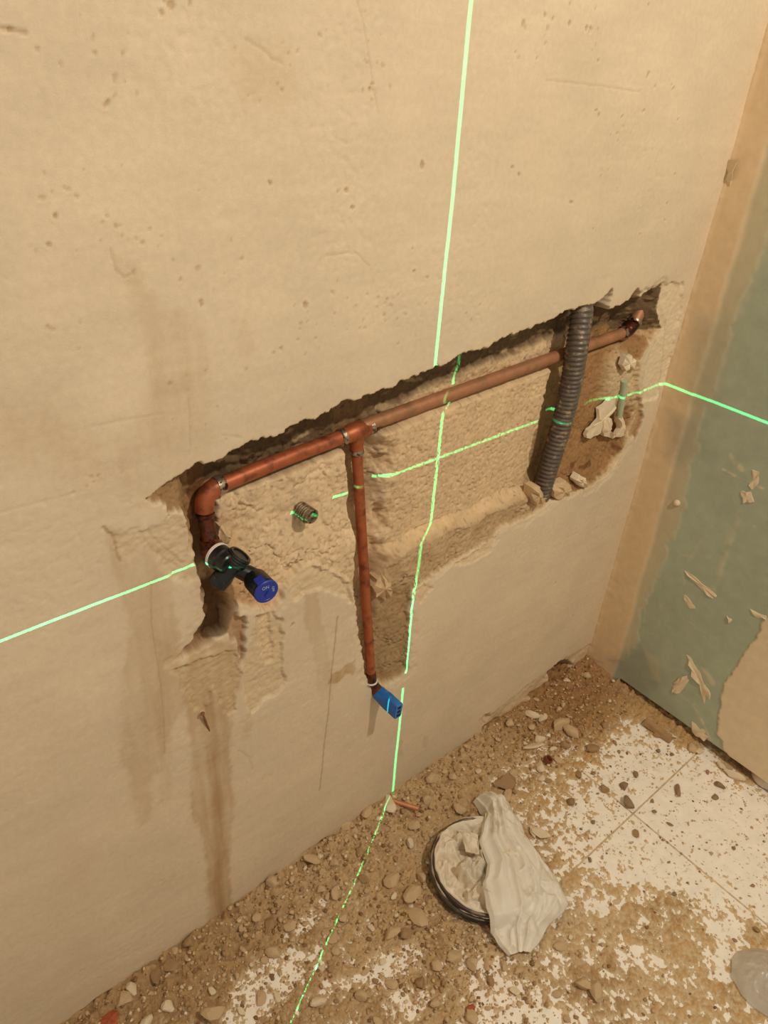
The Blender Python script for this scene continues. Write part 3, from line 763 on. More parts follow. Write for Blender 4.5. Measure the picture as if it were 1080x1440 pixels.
NR = (-1, 0, 0)
for k, (pl, h) in enumerate((([(1.3570, -0.1538, 0.4111), (1.3570, -0.1793, 0.4118), (1.3570, -0.2240, 0.4022), (1.3570, -0.2426, 0.3953), (1.3570, -0.2340, 0.3817), (1.3570, -0.2035, 0.3886)], 0.0016),
                             ([(1.3570, -0.1747, 0.3554), (1.3570, -0.1942, 0.3485), (1.3570, -0.2084, 0.3361), (1.3570, -0.1971, 0.3282), (1.3570, -0.1818, 0.3381)], 0.0012),
                             ([(1.3570, -0.2188, 0.1129), (1.3570, -0.2279, 0.1437), (1.3570, -0.2428, 0.1606), (1.3570, -0.2519, 0.1545), (1.3570, -0.2411, 0.1013), (1.3570, -0.2272, 0.0917)], 0.0024),
                             ([(1.3570, -0.2260, 0.2141), (1.3570, -0.2416, 0.2154), (1.3570, -0.2822, 0.1708), (1.3570, -0.3044, 0.1559), (1.3570, -0.2995, 0.1172), (1.3570, -0.2781, 0.1561), (1.3570, -0.2457, 0.1855)], 0.0016),
                             ([(1.3570, -0.2899, 0.0515), (1.3570, -0.3208, 0.0512), (1.3570, -0.3350, 0.0404), (1.3570, -0.3304, 0.0213), (1.3570, -0.2980, 0.0199)], 0.0016),
                             ([(1.3570, -0.2732, 0.3618), (1.3570, -0.2867, 0.3596), (1.3570, -0.2843, 0.3479)], 0.0024),
                             ([(1.3570, -0.2078, 0.6380), (1.3570, -0.2287, 0.6454), (1.3570, -0.2403, 0.6287), (1.3570, -0.2239, 0.6168)], 0.0016),
                             ([(1.3570, -0.2161, 0.6901), (1.3570, -0.2301, 0.6906), (1.3570, -0.2352, 0.6679), (1.3570, -0.2302, 0.6494), (1.3570, -0.2190, 0.6566)], 0.0012),
                             ([(1.3570, -0.3120, 0.4047), (1.3570, -0.3428, 0.4113), (1.3570, -0.3484, 0.4039), (1.3570, -0.3246, 0.3945)], 0.0016))):
    flake('filler_flake', pl, NR, h, surf_mat('dried_filler_%d' % k, tuple(FILL*0.98), grain=80, var=0.1) if k == 0 else bpy.data.materials['dried_filler_0'], side_wall, seed=k)

# ------------------------------------------------------------------ floor : tiles, grout, dust
fl = link('floor', pymesh('floor', [(-0.9, -1.6, -0.006), (XR+0.05, -1.6, -0.006), (XR+0.05, 0.06, -0.006), (-0.9, 0.06, -0.006),
                                    (-0.9, -1.6, -0.05), (XR+0.05, -1.6, -0.05), (XR+0.05, 0.06, -0.05), (-0.9, 0.06, -0.05)],
                          [(0, 1, 2, 3), (7, 6, 5, 4), (0, 4, 5, 1), (1, 5, 6, 2), (2, 6, 7, 3), (3, 7, 4, 0)], False), M_GROUT)
tag(fl, 'cream tiled floor strewn with plaster dust and rubble', 'floor', kind='structure')
def box_bevel(x0, x1, y0, y1, z0, z1, b):
    vs = [(x0, y0, z0), (x1, y0, z0), (x1, y1, z0), (x0, y1, z0),
          (x0, y0, z1-b), (x1, y0, z1-b), (x1, y1, z1-b), (x0, y1, z1-b),
          (x0+b, y0+b, z1), (x1-b, y0+b, z1), (x1-b, y1-b, z1), (x0+b, y1-b, z1)]
    fs = [(3, 2, 1, 0), (8, 9, 10, 11)]
    for i in range(4):
        j = (i+1) % 4
        fs += [(i, j, 4+j, 4+i), (4+i, 4+j, 8+j, 8+i)]
    return vs, fs
TS = 0.333
xb = [1.078-TS*k for k in range(6, -1, -1)]+[XR+0.02]
yb = [-TS*k for k in range(5)]
g = 0.0016
for i in range(len(xb)-1):
    for j in range(len(yb)-1):
        geo = box_bevel(xb[i]+g, xb[i+1]-g, yb[j+1]+g, yb[j]-g, -0.0055, rng.uniform(-0.0004, 0.0003), 0.0008)
        link('floor_tile', pymesh('floor_tile', *geo, False), M_TILE, fl)

# dust and mortar crumbs lying on the tiles
fx = np.concatenate((np.linspace(-0.6, -0.05, 50)[:-1], np.arange(-0.05, XR+0.04, 0.0022)))
fy = np.concatenate((np.linspace(-1.3, -0.80, 50)[:-1], np.arange(-0.80, 0.032, 0.0022)))
NFX, NFY = len(fx), len(fy)
FX, FY = np.meshgrid(fx, fy, indexing='ij')
q1 = fbm(FX, FY, 22, 4, 203)*0.012; q2 = fbm(FX, FY, 22, 4, 204)*0.012
A = 0.0014+0.0020*sstep(0.72, 0.55, FX)
def patch(poly, val, e=0.02):
    global A
    m = sstep(e, -e, poly_sd(FX+q1, FY+q2, poly))
    A = A*(1-m)+val*m
patch([(1.3218, -0.1261), (1.3606, -0.2797), (1.3707, -0.4846), (1.3970, -0.7914), (1.1788, -0.8627), (1.0793, -0.6285), (1.0232, -0.5590), (0.9957, -0.4853), (0.9250, -0.4209), (0.8939, -0.3603), (0.8848, -0.3064), (0.9429, -0.2416), (1.0906, -0.2227)], -0.0021, 0.03)
patch([(1.1514, -0.2457), (1.2597, -0.3408), (1.2842, -0.5273), (1.1469, -0.5951), (1.0984, -0.5018), (1.0382, -0.3771), (0.9564, -0.3135)], -0.0030, 0.04)
patch([(0.9882, -0.2340), (1.0789, -0.2597), (1.0447, -0.3205), (0.8947, -0.3425), (0.8852, -0.2971)], -0.0012, 0.03)
patch([(0.8347, -0.4756), (0.8694, -0.5344), (0.8529, -0.5592), (0.8136, -0.4978)], -0.0016, 0.02)
patch([(0.9901, -0.5413), (1.0365, -0.5947), (0.9757, -0.6187), (0.9259, -0.6320), (0.9074, -0.6099), (0.9581, -0.5813)], -0.0022, 0.02)
patch([(0.8320, -0.3567), (0.8855, -0.4162), (0.8733, -0.4408), (0.8255, -0.4115)], -0.0012, 0.02)
patch([(0.5835, -0.3000), (0.6341, -0.3554), (0.6383, -0.4174), (0.6891, -0.5136), (0.6575, -0.5788), (0.4629, -0.4223), (0.5538, -0.3643)], -0.0016, 0.03)
patch([(0.2469, -0.1195), (0.3233, -0.1086), (0.3833, -0.1184), (0.3890, -0.1533), (0.3265, -0.1690), (0.2812, -0.1741), (0.2188, -0.1890), (0.1840, -0.1612)], -0.0018, 0.025)
patch([(0.3952, -0.0721), (0.4447, -0.0644), (0.4674, -0.0823), (0.4160, -0.1048), (0.3858, -0.1126)], -0.0014, 0.012)
patch([(0.3670, -0.1942), (0.4543, -0.2201), (0.5414, -0.2434), (0.5350, -0.2691), (0.4923, -0.2796), (0.4140, -0.2316), (0.3653, -0.2167)], -0.0018, 0.012)
patch([(0.4553, -0.2574), (0.5067, -0.3267), (0.4592, -0.3432), (0.4205, -0.2989)], -0.0006, 0.02)
# heaps: along the foot of the back wall, in the corner, left of the lid
dw = -FY
A = A + 0.016*sstep(0.10, 0.0, dw+0.5*q1)*sstep(1.36, 1.0, FX) + 0.012*sstep(0.05, 0.0, dw)
A = A + 0.022*np.exp(-((FX-1.27)**2+(FY+0.04)**2)/0.10**2)
A = A + 0.010*sstep(0.06, 0.0, XR-FX+0.6*q2)*sstep(-0.5, -0.35, FY)*(1-0.95*np.exp(-((FY+0.36)/0.05)**2))
A = A + 0.008*np.exp(-((FX-0.60)**2+(FY+0.20)**2)/0.07**2)
A = A + 0.005*np.exp(-((FX-0.78)**2+(FY+0.06)**2)/0.10**2)
A = A*sstep(0.075, 0.11, np.hypot(FX-0.722, FY+0.228))
rough = fbm(FX, FY, 45, 5, 205, 0.65)
crumb = fbm(FX, FY, 110, 4, 206, 0.75)
smooth_zone = sstep(0.70, 0.85, FX)*sstep(-0.28, -0.40, FY)
HZ = A + (0.0040-0.0012*smooth_zone+0.0035*sstep(0.004, 0.014, A))*rough + (0.0022-0.0004*smooth_zone)*crumb
HZ = np.where(np.hypot(FX-0.722, FY+0.228) < 0.09, np.minimum(HZ, 0.002), HZ)
HZ = np.maximum(HZ, -0.0045)
DU1, DU2, DU3, DU4 = lin(190, 158, 116), lin(160, 120, 76), lin(190, 152, 100), lin(158, 124, 84)
Fc = DU1*np.ones(FX.shape)[..., None]
def fmix(m, c):
    global Fc
    m = np.clip(m, 0, 1)[..., None]; Fc = Fc*(1-m)+np.asarray(c)*m
fmix(sstep(0.25, 0.05, np.hypot((FX-1.22)*0.8, FY+0.02)-0.06*rough), DU2)
fmix(sstep(0.72, 0.95, FX)*sstep(-0.10, -0.2, FY)*0.8, DU3)
fmix(sstep(0.50, 0.2, FX)*0.7, DU4)
fmix(sstep(0.1, 0.7, fbm(FX, FY, 9, 4, 208))*0.5, lin(150, 112, 70))
fmix(sstep(0.0036, 0.0002, HZ+0.0010*crumb)*0.8, lin(218, 196, 160))
Fc = Fc*(1+0.12*crumb+0.10*rough)[..., None]
co = np.stack((FX, FY, HZ), -1).reshape(-1, 3)
dust = link('floor_dust', grid_mesh('floor_dust', co, NFX, NFY, np.clip(Fc, 0.01, 0.9).reshape(-1, 3)), M_DIRT)
tag(dust, 'brown mortar dust heaped along the wall and scattered over tiles', 'dust', kind='stuff')
def floor_z(x, y):
    i = min(max(int(np.searchsorted(fx, x)), 0), NFX-1); j = min(max(int(np.searchsorted(fy, y)), 0), NFY-1)
    return max(float(HZ[i, j]), 0.0)

# ------------------------------------------------------------------ copper pipework
RS, RB = 0.0102, 0.0081
pw = empty('copper_pipework', tuple(PT), 'copper water pipe with soldered tee and drop lying in the wall chase', 'pipe')
def ptube(name, pts, r, mat, n=24, parent=pw, ang=60):
    geo = tube(smooth_path(pts, n), r, 28, True, pw.location)
    return add_part(name, geo, mat, parent, ang)
def arc(p0, c, p1, n=10):
    out = []
    for t in np.linspace(0, 1, n):
        out.append((1-t)**2*V(*p0)+2*t*(1-t)*V(*c)+t*t*V(*p1))
    return out
dl = (PT-PB)/np.linalg.norm(PT-PB)
ptube('supply_pipe', [PB+dl*0.026, PB*0.5+PT*0.5+V(0, 0, 0.0015), PT-dl*0.018], RS, M_COPPER, 14)
dr = (PE-PS)/np.linalg.norm(PE-PS)
ptube('supply_pipe', [PT+dl*0.022, PS, PS*0.5+PE*0.5+V(0, 0, 0.001), PE-V(0.012, 0, 0)], RS, M_DULL, 30)
# left bend and drop
PD = (0.3430, 0.0200, 0.7954)
PD = V(*PD)
pb_in, pb_out = PB+dl*0.026, PB+V(0.001, -0.001, -0.026)
ptube('bend', arc(pb_in, PB, pb_out, 14), RS+0.0018, M_COPPER, 20)
ptube('drop_pipe', [pb_out, pb_out*0.5+PD*0.5, PD+V(0, 0.0, 0.012)], RS, M_BURNT, 14)
ring = revolve(PB+dl*0.018, dl, [(0, RS+0.001), (0.001, RS+0.0024), (0.010, RS+0.0026), (0.0125, RS+0.0012)], 28, pw.location)
add_part('solder_joint', ring, M_SOLDER, pw)
dd = (PD-pb_out)/np.linalg.norm(PD-pb_out)
for t0, r_ in ((0.004, 0.0018), (0.045, 0.0022)):
    add_part('solder_joint', revolve(pb_out+dd*t0, dd, [(0, RS+0.0004), (0.001, RS+r_), (0.004, RS+r_), (0.006, RS+0.0003)], 28, pw.location), M_BURNT if t0 < 0.02 else M_SOLDER, pw)
# tap elbow turning out of the wall
PV0 = V(*(0.3401, 0.0000, 0.7988))               # end of the elbow, face of the valve seal
va = V(0.18, -1.0, -0.10); va /= np.linalg.norm(va)
PV = PV0.copy()
ptube('tap_elbow', arc(PD+V(0, 0, 0.014), PD+V(0.0, 0.002, -0.016), PV-va*0.004, 14), np.linspace(RS+0.0020, 0.0150, 20), M_BURNT, 20)
add_part('elbow_collar', revolve(PV-va*0.010, va, [(0, 0.0145), (0.001, 0.0172), (0.009, 0.0172), (0.010, 0.0150)], 32, pw.location), M_BURNT, pw)
# tee
add_part('tee', revolve(PT-dl*0.024, dl, [(0, RS+0.0006), (0.001, RS+0.0020), (0.010, RS+0.0020), (0.012, RS+0.0032), (0.036, RS+0.0032), (0.038, RS+0.0020), (0.047, RS+0.0020), (0.048, RS+0.0006)], 30, pw.location), M_COPPER, pw)
PBe = V(*(0.6149, 0.0040, 0.4121))
db = (PBe-PT)/np.linalg.norm(PBe-PT)
add_part('tee_branch', revolve(PT, db, [(0.0, RB+0.0030), (0.018, RB+0.0030), (0.020, RB+0.0018), (0.030, RB+0.0018), (0.031, RB+0.0004)], 28, pw.location), M_COPPER, pw)
for p, d, r_ in ((PT-dl*0.030, dl, RS), (PT+dl*0.021, dr, RS), (PT+db*0.026, db, RB)):
    add_part('solder_joint', revolve(p, d, [(0, r_+0.0003), (0.0015, r_+0.0022), (0.0075, r_+0.0026), (0.010, r_+0.0006)], 28, pw.location), M_SOLDER, pw)
add_part('flux_burn', revolve(PT+dl*0.031, dr, [(0, RS+0.0002), (0.001, RS+0.0005), (0.008, RS+0.0005), (0.009, RS+0.0001)], 28, pw.location), M_BURNT, pw)
# branch pipe, leaning out of the wall
br = [PT+db*0.026, PT*0.5+PBe*0.5+V(0.0006, 0.002, 0), PBe]
ptube('branch_pipe', br, RB, M_COPPER, 26)
PP0 = V(*(0.6289, 0.0000, 0.3695))
pa = V(0.0, -1.0, 0.02); pa /= np.linalg.norm(pa)
be_t = db
add_part('elbow_socket', revolve(PBe-be_t*0.012, be_t, [(0, RB+0.0002), (0.002, RB+0.0010), (0.022, RB+0.0014), (0.024, RB+0.0004)], 28, pw.location), M_BURNT, pw)
ptube('tap_elbow', arc(PBe+be_t*0.008, PBe*0.35+PP0*0.65+V(0, 0.012, -0.004), PP0+pa*0.006, 14), np.linspace(RB+0.0012, 0.0118, 18), M_BURNT, 18)
add_part('solder_joint', revolve(PBe+be_t*0.008, be_t, [(0, RB+0.001), (0.001, RB+0.0026), (0.003, RB+0.0026), (0.004, RB+0.001)], 28, pw.location), M_WHITE, pw)
# right end: two short bends running up behind the lip
E1 = PE+V(0.014, 0.002, 0.010); E2 = PE+V(0.020, 0.004, 0.050)
add_part('solder_joint', revolve(PE-V(0.014, 0, 0), (1, 0, 0), [(0, RS+0.0006), (0.001, RS+0.0024), (0.006, RS+0.0026), (0.008, RS+0.0008)], 28, pw.location), M_SOLDER, pw)
R1, R2_, R3 = V(*(1.2269, 0.0270, 0.9296)), V(*(1.2407, 0.0300, 0.9450)), V(*(1.2648, 0.0360, 0.9632))
ptube('bend', arc(PE-V(0.008, 0, 0), PE+V(0.012, 0.001, -0.002), R1, 12), RS+0.0014, M_BURNT, 16)
add_part('solder_joint', revolve(R1-(R2_-R1)*0.2, R2_-R1, [(0, RS+0.0010), (0.001, RS+0.0028), (0.005, RS+0.0028), (0.006, RS+0.0008)], 28, pw.location), M_SOLDER, pw)
ptube('riser', [R1, R2_, R3], RS+0.0006, M_DULL, 12)

# ------------------------------------------------------------------ black stop valve with blue knob
vv = empty('stop_valve', tuple(PV), 'black stop valve with blue ON OFF knob at the left end of the copper pipe', 'valve')
def vpart(name, p, ax, prof, mat, seg=36, parent=vv, ang=35):
    return add_part(name, revolve(p, ax, prof, seg, vv.location), mat, parent, ang)
vpart('thread_seal', PV-va*0.001, va, [(0, 0.0135), (0.0008, 0.0172), (0.004, 0.0176), (0.005, 0.0150)], M_WHITE)
vpart('inlet_nut', PV+va*0.003, va, [(0, 0.0140), (0.001, 0.0166), (0.010, 0.0166), (0.012, 0.0140), (0.020, 0.0136), (0.022, 0.0120)], M_BLACK, 36)
# cross tube: open mouth up to the right, capped end down to the left
cx = V(*(0.3498, -0.0180, 0.7868))
ta = V(0.62, -0.16, 0.76); ta /= np.linalg.norm(ta)
vpart('outlet_body', cx-ta*0.026, ta, [(0, 0.0105), (0.002, 0.0128), (0.012, 0.0128), (0.014, 0.0118), (0.030, 0.0118), (0.032, 0.0140), (0.034, 0.0150), (0.046, 0.0150), (0.047, 0.0144), (0.047, 0.0112), (0.036, 0.0108)], M_BLACK)
vpart('outlet_bore', cx+ta*0.0098, ta, [(0, 0.0104), (0.001, 0.0108)], M_BLACKIN)
vpart('end_cap', cx-ta*0.030, ta, [(0, 0.0100), (0.0015, 0.0132), (0.012, 0.0134), (0.013, 0.0120)], M_BLACK, 12, ang=20)
for t0 in (0.036, 0.0395, 0.043):
    vpart('thread_ridge', cx+ta*(t0-0.026), ta, [(0, 0.0148), (0.0008, 0.0157), (0.0016, 0.0157), (0.0024, 0.0148)], M_BLACK)
# spindle housing and knob
KN = V(*(0.3698, -0.0620, 0.7701))
ka = V(-0.06, -1.0, 0.02); ka /= np.linalg.norm(ka)
kl = 0.040
hb = KN-ka*kl*0.90
hd = hb-cx; hl = np.linalg.norm(hd); hd /= hl
add_part('spindle_housing', tube(smooth_path([cx, cx+hd*hl*0.5, hb+ka*0.004, hb+ka*kl*0.40], 18), np.linspace(0.0098, 0.0126, 18), 32, True, vv.location), M_BLACK, vv)
vpart('knob_grip', hb+ka*kl*0.22, ka, [(0, 0.0120), (0.002, 0.0150), (0.004, 0.0156), (kl*0.70, 0.0160), (kl*0.71, 0.0150)], M_BLACK, 28)
kn = vpart('knob_cap', hb+ka*(kl*0.90), ka, [(0.0025, 0.0150), (0.0030, 0.0162), (0.0052, 0.0162), (0.0062, 0.0150), (0.0062, 0.0125), (0.0056, 0.0120), (0.0056, 0.0004)], M_BLUE)
# pointer tab on the rim of the cap
kx = np.cross(ka, V(0, 0, 1)); kx /= np.linalg.norm(kx); ku = np.cross(kx, ka)
def obox(c, ex, ey, ez, sx, sy, sz, origin):
    vs = []
    for i in (-1, 1):
        for j in (-1, 1):
            for k in (-1, 1):
                f = 0.86 if k > 0 else 1.0
                vs.append(c+ex*sx*i*f+ey*sy*j*f+ez*sz*k-np.array(origin))
    fs = [(0, 1, 3, 2), (4, 6, 7, 5), (0, 4, 5, 1), (2, 3, 7, 6), (0, 2, 6, 4), (1, 5, 7, 3)]
    return vs, fs
tu = ku*0.92+kx*0.30; tu /= np.linalg.norm(tu); tv = np.cross(tu, ka)
add_part('knob_tab', obox(hb+ka*(kl*0.90-0.002)+tu*0.0158, ka, tv, tu, 0.0058, 0.0062, 0.0024, vv.location), M_BLUE, vv)
def letters(txt, c, right, up, size, parent, mat, nrm):
    cu = bpy.data.curves.new('knob_lettering', 'FONT'); cu.body = txt; cu.size = size
    cu.align_x = 'CENTER'; cu.align_y = 'CENTER'; cu.extrude = 0.0001
    tmp = bpy.data.objects.new('tmp', cu); COL.objects.link(tmp)
    bpy.context.view_layer.update()
    me = bpy.data.meshes.new_from_object(tmp)
    bpy.data.objects.remove(tmp, do_unlink=True)
    mtx = Matrix(((right[0], up[0], nrm[0], c[0]), (right[1], up[1], nrm[1], c[1]), (right[2], up[2], nrm[2], c[2]), (0, 0, 0, 1)))
    me.transform(mtx)
    me.materials.clear()
    return link('knob_lettering', me, mat, parent)
kc = hb+ka*(kl*0.90+0.0061)-V(*vv.location)
kr = -kx
if np.dot(np.cross(kr, ku), ka) < 0: kr = kx
letters('ON', kc+ku*0.0068-kr*0.0015, kr, ku, 0.0062, kn, M_INK, ka)
letters('OFF', kc+kr*0.0086+ku*0.001, -ku, kr, 0.0048, kn, M_INK, ka)
add_part('knob_pointer', obox(hb+ka*(kl*0.90+0.0060)-ku*0.003, kr*0.6+ku*0.8, kr*0.8-ku*0.6, ka, 0.0040, 0.0016, 0.0010, vv.location), M_BLUE, kn)

# ------------------------------------------------------------------ blue test plug
pg = empty('test_plug', tuple(PP0), 'bright blue plastic test plug screwed into the lower end of the branch pipe', 'plug')
pax = pa; pz = V(0.10, 0.0, 1.0); pz -= pax*np.dot(pz, pax); pz /= np.linalg.norm(pz); px_ = np.cross(pax, pz)
def plug_section(t, seg=40):
    # round collar -> tall flat grip
    out = []
    f = float(sstep(0.0, 1.0, np.array((t-0.010)/0.030)))
    r = 0.0132
    hw = r*(1-f)+0.0080*f; hh = r*(1-f)+0.0158*f
    ex = 2.0*(1-f)+6.0*f
    for k in range(seg):
        a = 2*PI*k/seg
        c, s_ = math.cos(a), math.sin(a)
        out.append((hw*math.copysign(abs(c)**(2/ex), c), hh*math.copysign(abs(s_)**(2/ex), s_)))
    return out
vs = []; fs = []; seg = 40
tt = [0.004, 0.0045, 0.006, 0.010, 0.016, 0.022, 0.028, 0.034, 0.040, 0.056, 0.0575]
sc = [0.92, 1.0, 1.0, 1.0, 1.0, 1.0, 1.0, 1.0, 1.0, 1.0, 0.93]
for t, s_ in zip(tt, sc):
    for (a, b) in plug_section(t):
        vs.append(pax*t+px_*a*s_+pz*b*s_)
for i in range(len(tt)-1):
    for k in range(seg):
        k2 = (k+1) % seg
        fs.append((i*seg+k, i*seg+k2, (i+1)*seg+k2, (i+1)*seg+k))
fs.append(tuple(range(seg-1, -1, -1))); fs.append(tuple((len(tt)-1)*seg+k for k in range(seg)))
add_part('plug_body', (vs, fs), M_PLUG, pg, 50)
for zoff in (-0.0085, 0.0, 0.0085):
    add_part('end_slot', obox(V(*pg.location)+pax*0.0570+pz*zoff, px_, pz, pax, 0.0042, 0.0026, 0.0012, pg.location), M_PLUGHOLE, pg)
add_part('thread_collar', revolve(PP0+pa*0.001, pa, [(0, 0.0112), (0.001, 0.0128), (0.004, 0.0128), (0.005, 0.0112)], 32, pg.location), M_STEEL, pg)

# ------------------------------------------------------------------ corrugated conduit
cpath = [V(1.040, 0.030, 1.010), V(*(1.0354, 0.0160, 0.9849)), V(*(1.0300, 0.0070, 0.9242)), V(*(1.0368, 0.0080, 0.8515)), V(*(1.0396, 0.0120, 0.7735)), V(*(1.0352, 0.0160, 0.7072)), V(*(1.0355, 0.0220, 0.6425)), V(*(1.0492, 0.0340, 0.5808))]
sp = smooth_path(cpath, 900)
seglen = np.concatenate(([0], np.cumsum(np.linalg.norm(np.diff(sp, axis=0), axis=1))))
total = seglen[-1]; pitch_c = 0.0084
n = int(total/pitch_c*7)
ss = np.linspace(0, total, n)
path = np.stack([np.interp(ss, seglen, sp[:, k]) for k in range(3)], 1)
ph = (ss/pitch_c) % 1.0
rad = 0.0170 + 0.0019*sstep(0.10, 0.28, ph)*sstep(0.78, 0.60, ph)
cd = empty('corrugated_conduit', tuple(cpath[-1]), 'grey ribbed flexible hose standing upright in the wall chase', 'hose')
add_part('ribbed_tube', tube(path, rad, 30, True, cd.location), M_HOSE, cd, 80)
# moulded seam running down the side
seam = []
for i in range(0, n, 7):
    p = path[i]; seam.append(p+V(0.0120, -0.0132, 0.0))
add_part('mould_seam', tube(seam, 0.0011, 8, True, cd.location), M_HOSE, cd, 80)

# ------------------------------------------------------------------ small fittings in the chase
ST = V(*(0.4861, 0.0060, 0.7954))
sa = V(0.06, -1.0, 0.02)
so = empty('pipe_stub', tuple(ST+V(0, 0.03, 0)), 'short threaded steel pipe stub poking out of the masonry', 'pipe stub')
add_part('sleeve', revolve(ST+V(0, 0.034, 0), sa, [(0, 0.0108), (0.036, 0.0108), (0.0365, 0.0100), (0.0365, 0.0084), (0.022, 0.0082)], 32, so.location), M_STEEL, so)
for k in range(5):
    add_part('thread', revolve(ST+V(0, 0.022-0.0042*k, 0), sa, [(0, 0.0104), (0.0010, 0.0116), (0.0018, 0.0116), (0.0028, 0.0104)], 32, so.location), M_STEEL, so)
add_part('bore', revolve(ST+V(0, 0.013, 0), sa, [(0, 0.0082), (0.0005, 0.0083)], 32, so.location), M_BURNT, so)

gs = [V(*(1.2071, 0.0100, 0.8568)), V(*(1.2081, 0.0080, 0.8247)), V(*(1.2201, 0.0100, 0.7844)), V(*(1.2341, 0.0140, 0.7335))]
gsl = empty('cable_sleeve', tuple(gs[-1]), 'pale green plastic cable sleeve bedded in torn plaster near the corner', 'cable sleeve')
add_part('sleeve', tube(smooth_path(gs[1:], 14), 0.0062, 18, True, gsl.location), M_GREEN, gsl, 60)
add_part('broken_end', tube(smooth_path([V(*(1.1970, 0.0120, 0.8777)), V(*(1.1989, 0.0110, 0.8638)), V(*(1.2003, 0.0100, 0.8513))], 6), [0.0045, 0.0058, 0.0060, 0.0060, 0.0056, 0.0048], 14, True, gsl.location), M_GREEN, gsl, 60)

NW = (0, -1, 0)
def wall_lump(name, pts3, h, mat, label, cat, group=None, seed=0):
    o = flake(name, pts3, NW, h, mat, None, 0.3, seed)
    return tag(o, label, cat, group)
wall_lump('plaster_flake', [(1.2025, 0.0220, 0.7960), (1.2269, 0.0220, 0.7690), (1.2054, 0.0220, 0.7457), (1.1890, 0.0220, 0.7271), (1.1785, 0.0220, 0.7115), (1.1406, 0.0220, 0.7164), (1.1398, 0.0220, 0.7319), (1.1588, 0.0220, 0.7417), (1.1663, 0.0220, 0.7712)], 0.006, M_STONEW, 'long pale plaster flake peeling beside the green cable sleeve', 'plaster flake', seed=3)
wall_lump('plaster_flake', [(1.1825, 0.0180, 0.7490), (1.2017, 0.0180, 0.7468), (1.2107, 0.0180, 0.7227), (1.2054, 0.0180, 0.7117), (1.2348, 0.0180, 0.6969), (1.2267, 0.0180, 0.6928), (1.1923, 0.0180, 0.7092), (1.1797, 0.0180, 0.7315)], 0.009, M_STONEW, 'left one of two curled plaster lumps under the green sleeve', 'plaster flake', seed=4)
wall_lump('plaster_flake', [(1.2208, 0.0140, 0.7433), (1.2407, 0.0140, 0.7410), (1.2615, 0.0140, 0.7133), (1.2605, 0.0140, 0.6911), (1.2345, 0.0140, 0.6955), (1.2370, 0.0140, 0.7138)], 0.008, M_STONEW, 'right one of two curled plaster lumps under the green sleeve', 'plaster flake', seed=5)
wall_lump('plaster_flake', [(1.1804, 0.0080, 0.8825), (1.2011, 0.0080, 0.8755), (1.2249, 0.0080, 0.8621), (1.2289, 0.0080, 0.8414), (1.2061, 0.0080, 0.8521), (1.1937, 0.0080, 0.8493), (1.1790, 0.0080, 0.8636)], 0.008, M_STONEW, 'torn plaster scrap at the top of the green sleeve', 'plaster flake', seed=6)
wall_lump('plaster_chip', [(1.1052, 0.0080, 0.6462), (1.1155, 0.0080, 0.6555), (1.1329, 0.0080, 0.6432), (1.1557, 0.0080, 0.6158), (1.1478, 0.0080, 0.6119), (1.1197, 0.0080, 0.6282)], 0.012, M_STONEW, 'white angular plaster chip resting on the chase ledge right of the hose', 'stone')
wall_lump('mortar_lump', [(0.9701, 0.0100, 0.6760), (0.9910, 0.0100, 0.6718), (1.0042, 0.0100, 0.6517), (1.0061, 0.0100, 0.6291), (0.9890, 0.0100, 0.6322), (0.9715, 0.0100, 0.6541)], 0.018, M_STONE, 'rounded mortar lump wedged left of the hose foot', 'stone', seed=7)
wall_lump('mortar_lump', [(1.0430, 0.0100, 0.6538), (1.0743, 0.0100, 0.6557), (1.1052, 0.0100, 0.6258), (1.0995, 0.0100, 0.6081), (1.0660, 0.0100, 0.6104), (1.0428, 0.0100, 0.6317)], 0.014, M_STONE, 'broad mortar lump on the ledge right of the hose foot', 'stone', seed=8)
wall_lump('mortar_lump', [(0.6233, 0.0260, 0.6169), (0.6315, 0.0260, 0.6276), (0.6474, 0.0260, 0.6146), (0.6586, 0.0260, 0.5885), (0.6573, 0.0260, 0.5648), (0.6417, 0.0260, 0.5663), (0.6256, 0.0260, 0.5803), (0.6183, 0.0260, 0.6017)], 0.016, M_STONE, 'rounded mortar stone stuck beside the vertical copper pipe', 'stone', seed=9)
wall_lump('mortar_lump', [(0.3628, 0.0360, 0.8178), (0.3763, 0.0360, 0.8202), (0.3791, 0.0360, 0.8002), (0.3739, 0.0360, 0.7854), (0.3614, 0.0360, 0.7860), (0.3566, 0.0360, 0.8037)], 0.012, M_STONE, 'mortar knob behind the short copper drop by the valve', 'stone', seed=10)

# nail stuck in the wall
nb = V(*(0.3085, 0.0020, 0.4883)); nt_ = V(*(0.2961, -0.0070, 0.5470))
nl = empty('nail', tuple(nb), 'brown nail sticking out of the damp plaster below the valve', 'nail')
add_part('shank', tube([nb+V(0, 0.01, -0.004), nb, nt_], [0.0012, 0.0016, 0.0016], 10, True, nl.location), M_NAIL, nl)
add_part('head', revolve(nt_, nt_-nb, [(0, 0.0022), (0.0003, 0.0032), (0.0012, 0.0032), (0.0015, 0.0026)], 14, nl.location), M_NAIL, nl)
sn = V(*(1.3570, -0.0982, 0.5520))
scw = empty('screw', tuple(sn), 'screw head dabbed with filler on the corner strip of the board', 'screw')
add_part('head', revolve(sn+V(0.002, 0, 0), (-1, 0.1, 0.1), [(0, 0.006), (0.004, 0.0075), (0.008, 0.0065), (0.011, 0.003)], 10, scw.location), M_STONEW, scw, 60)
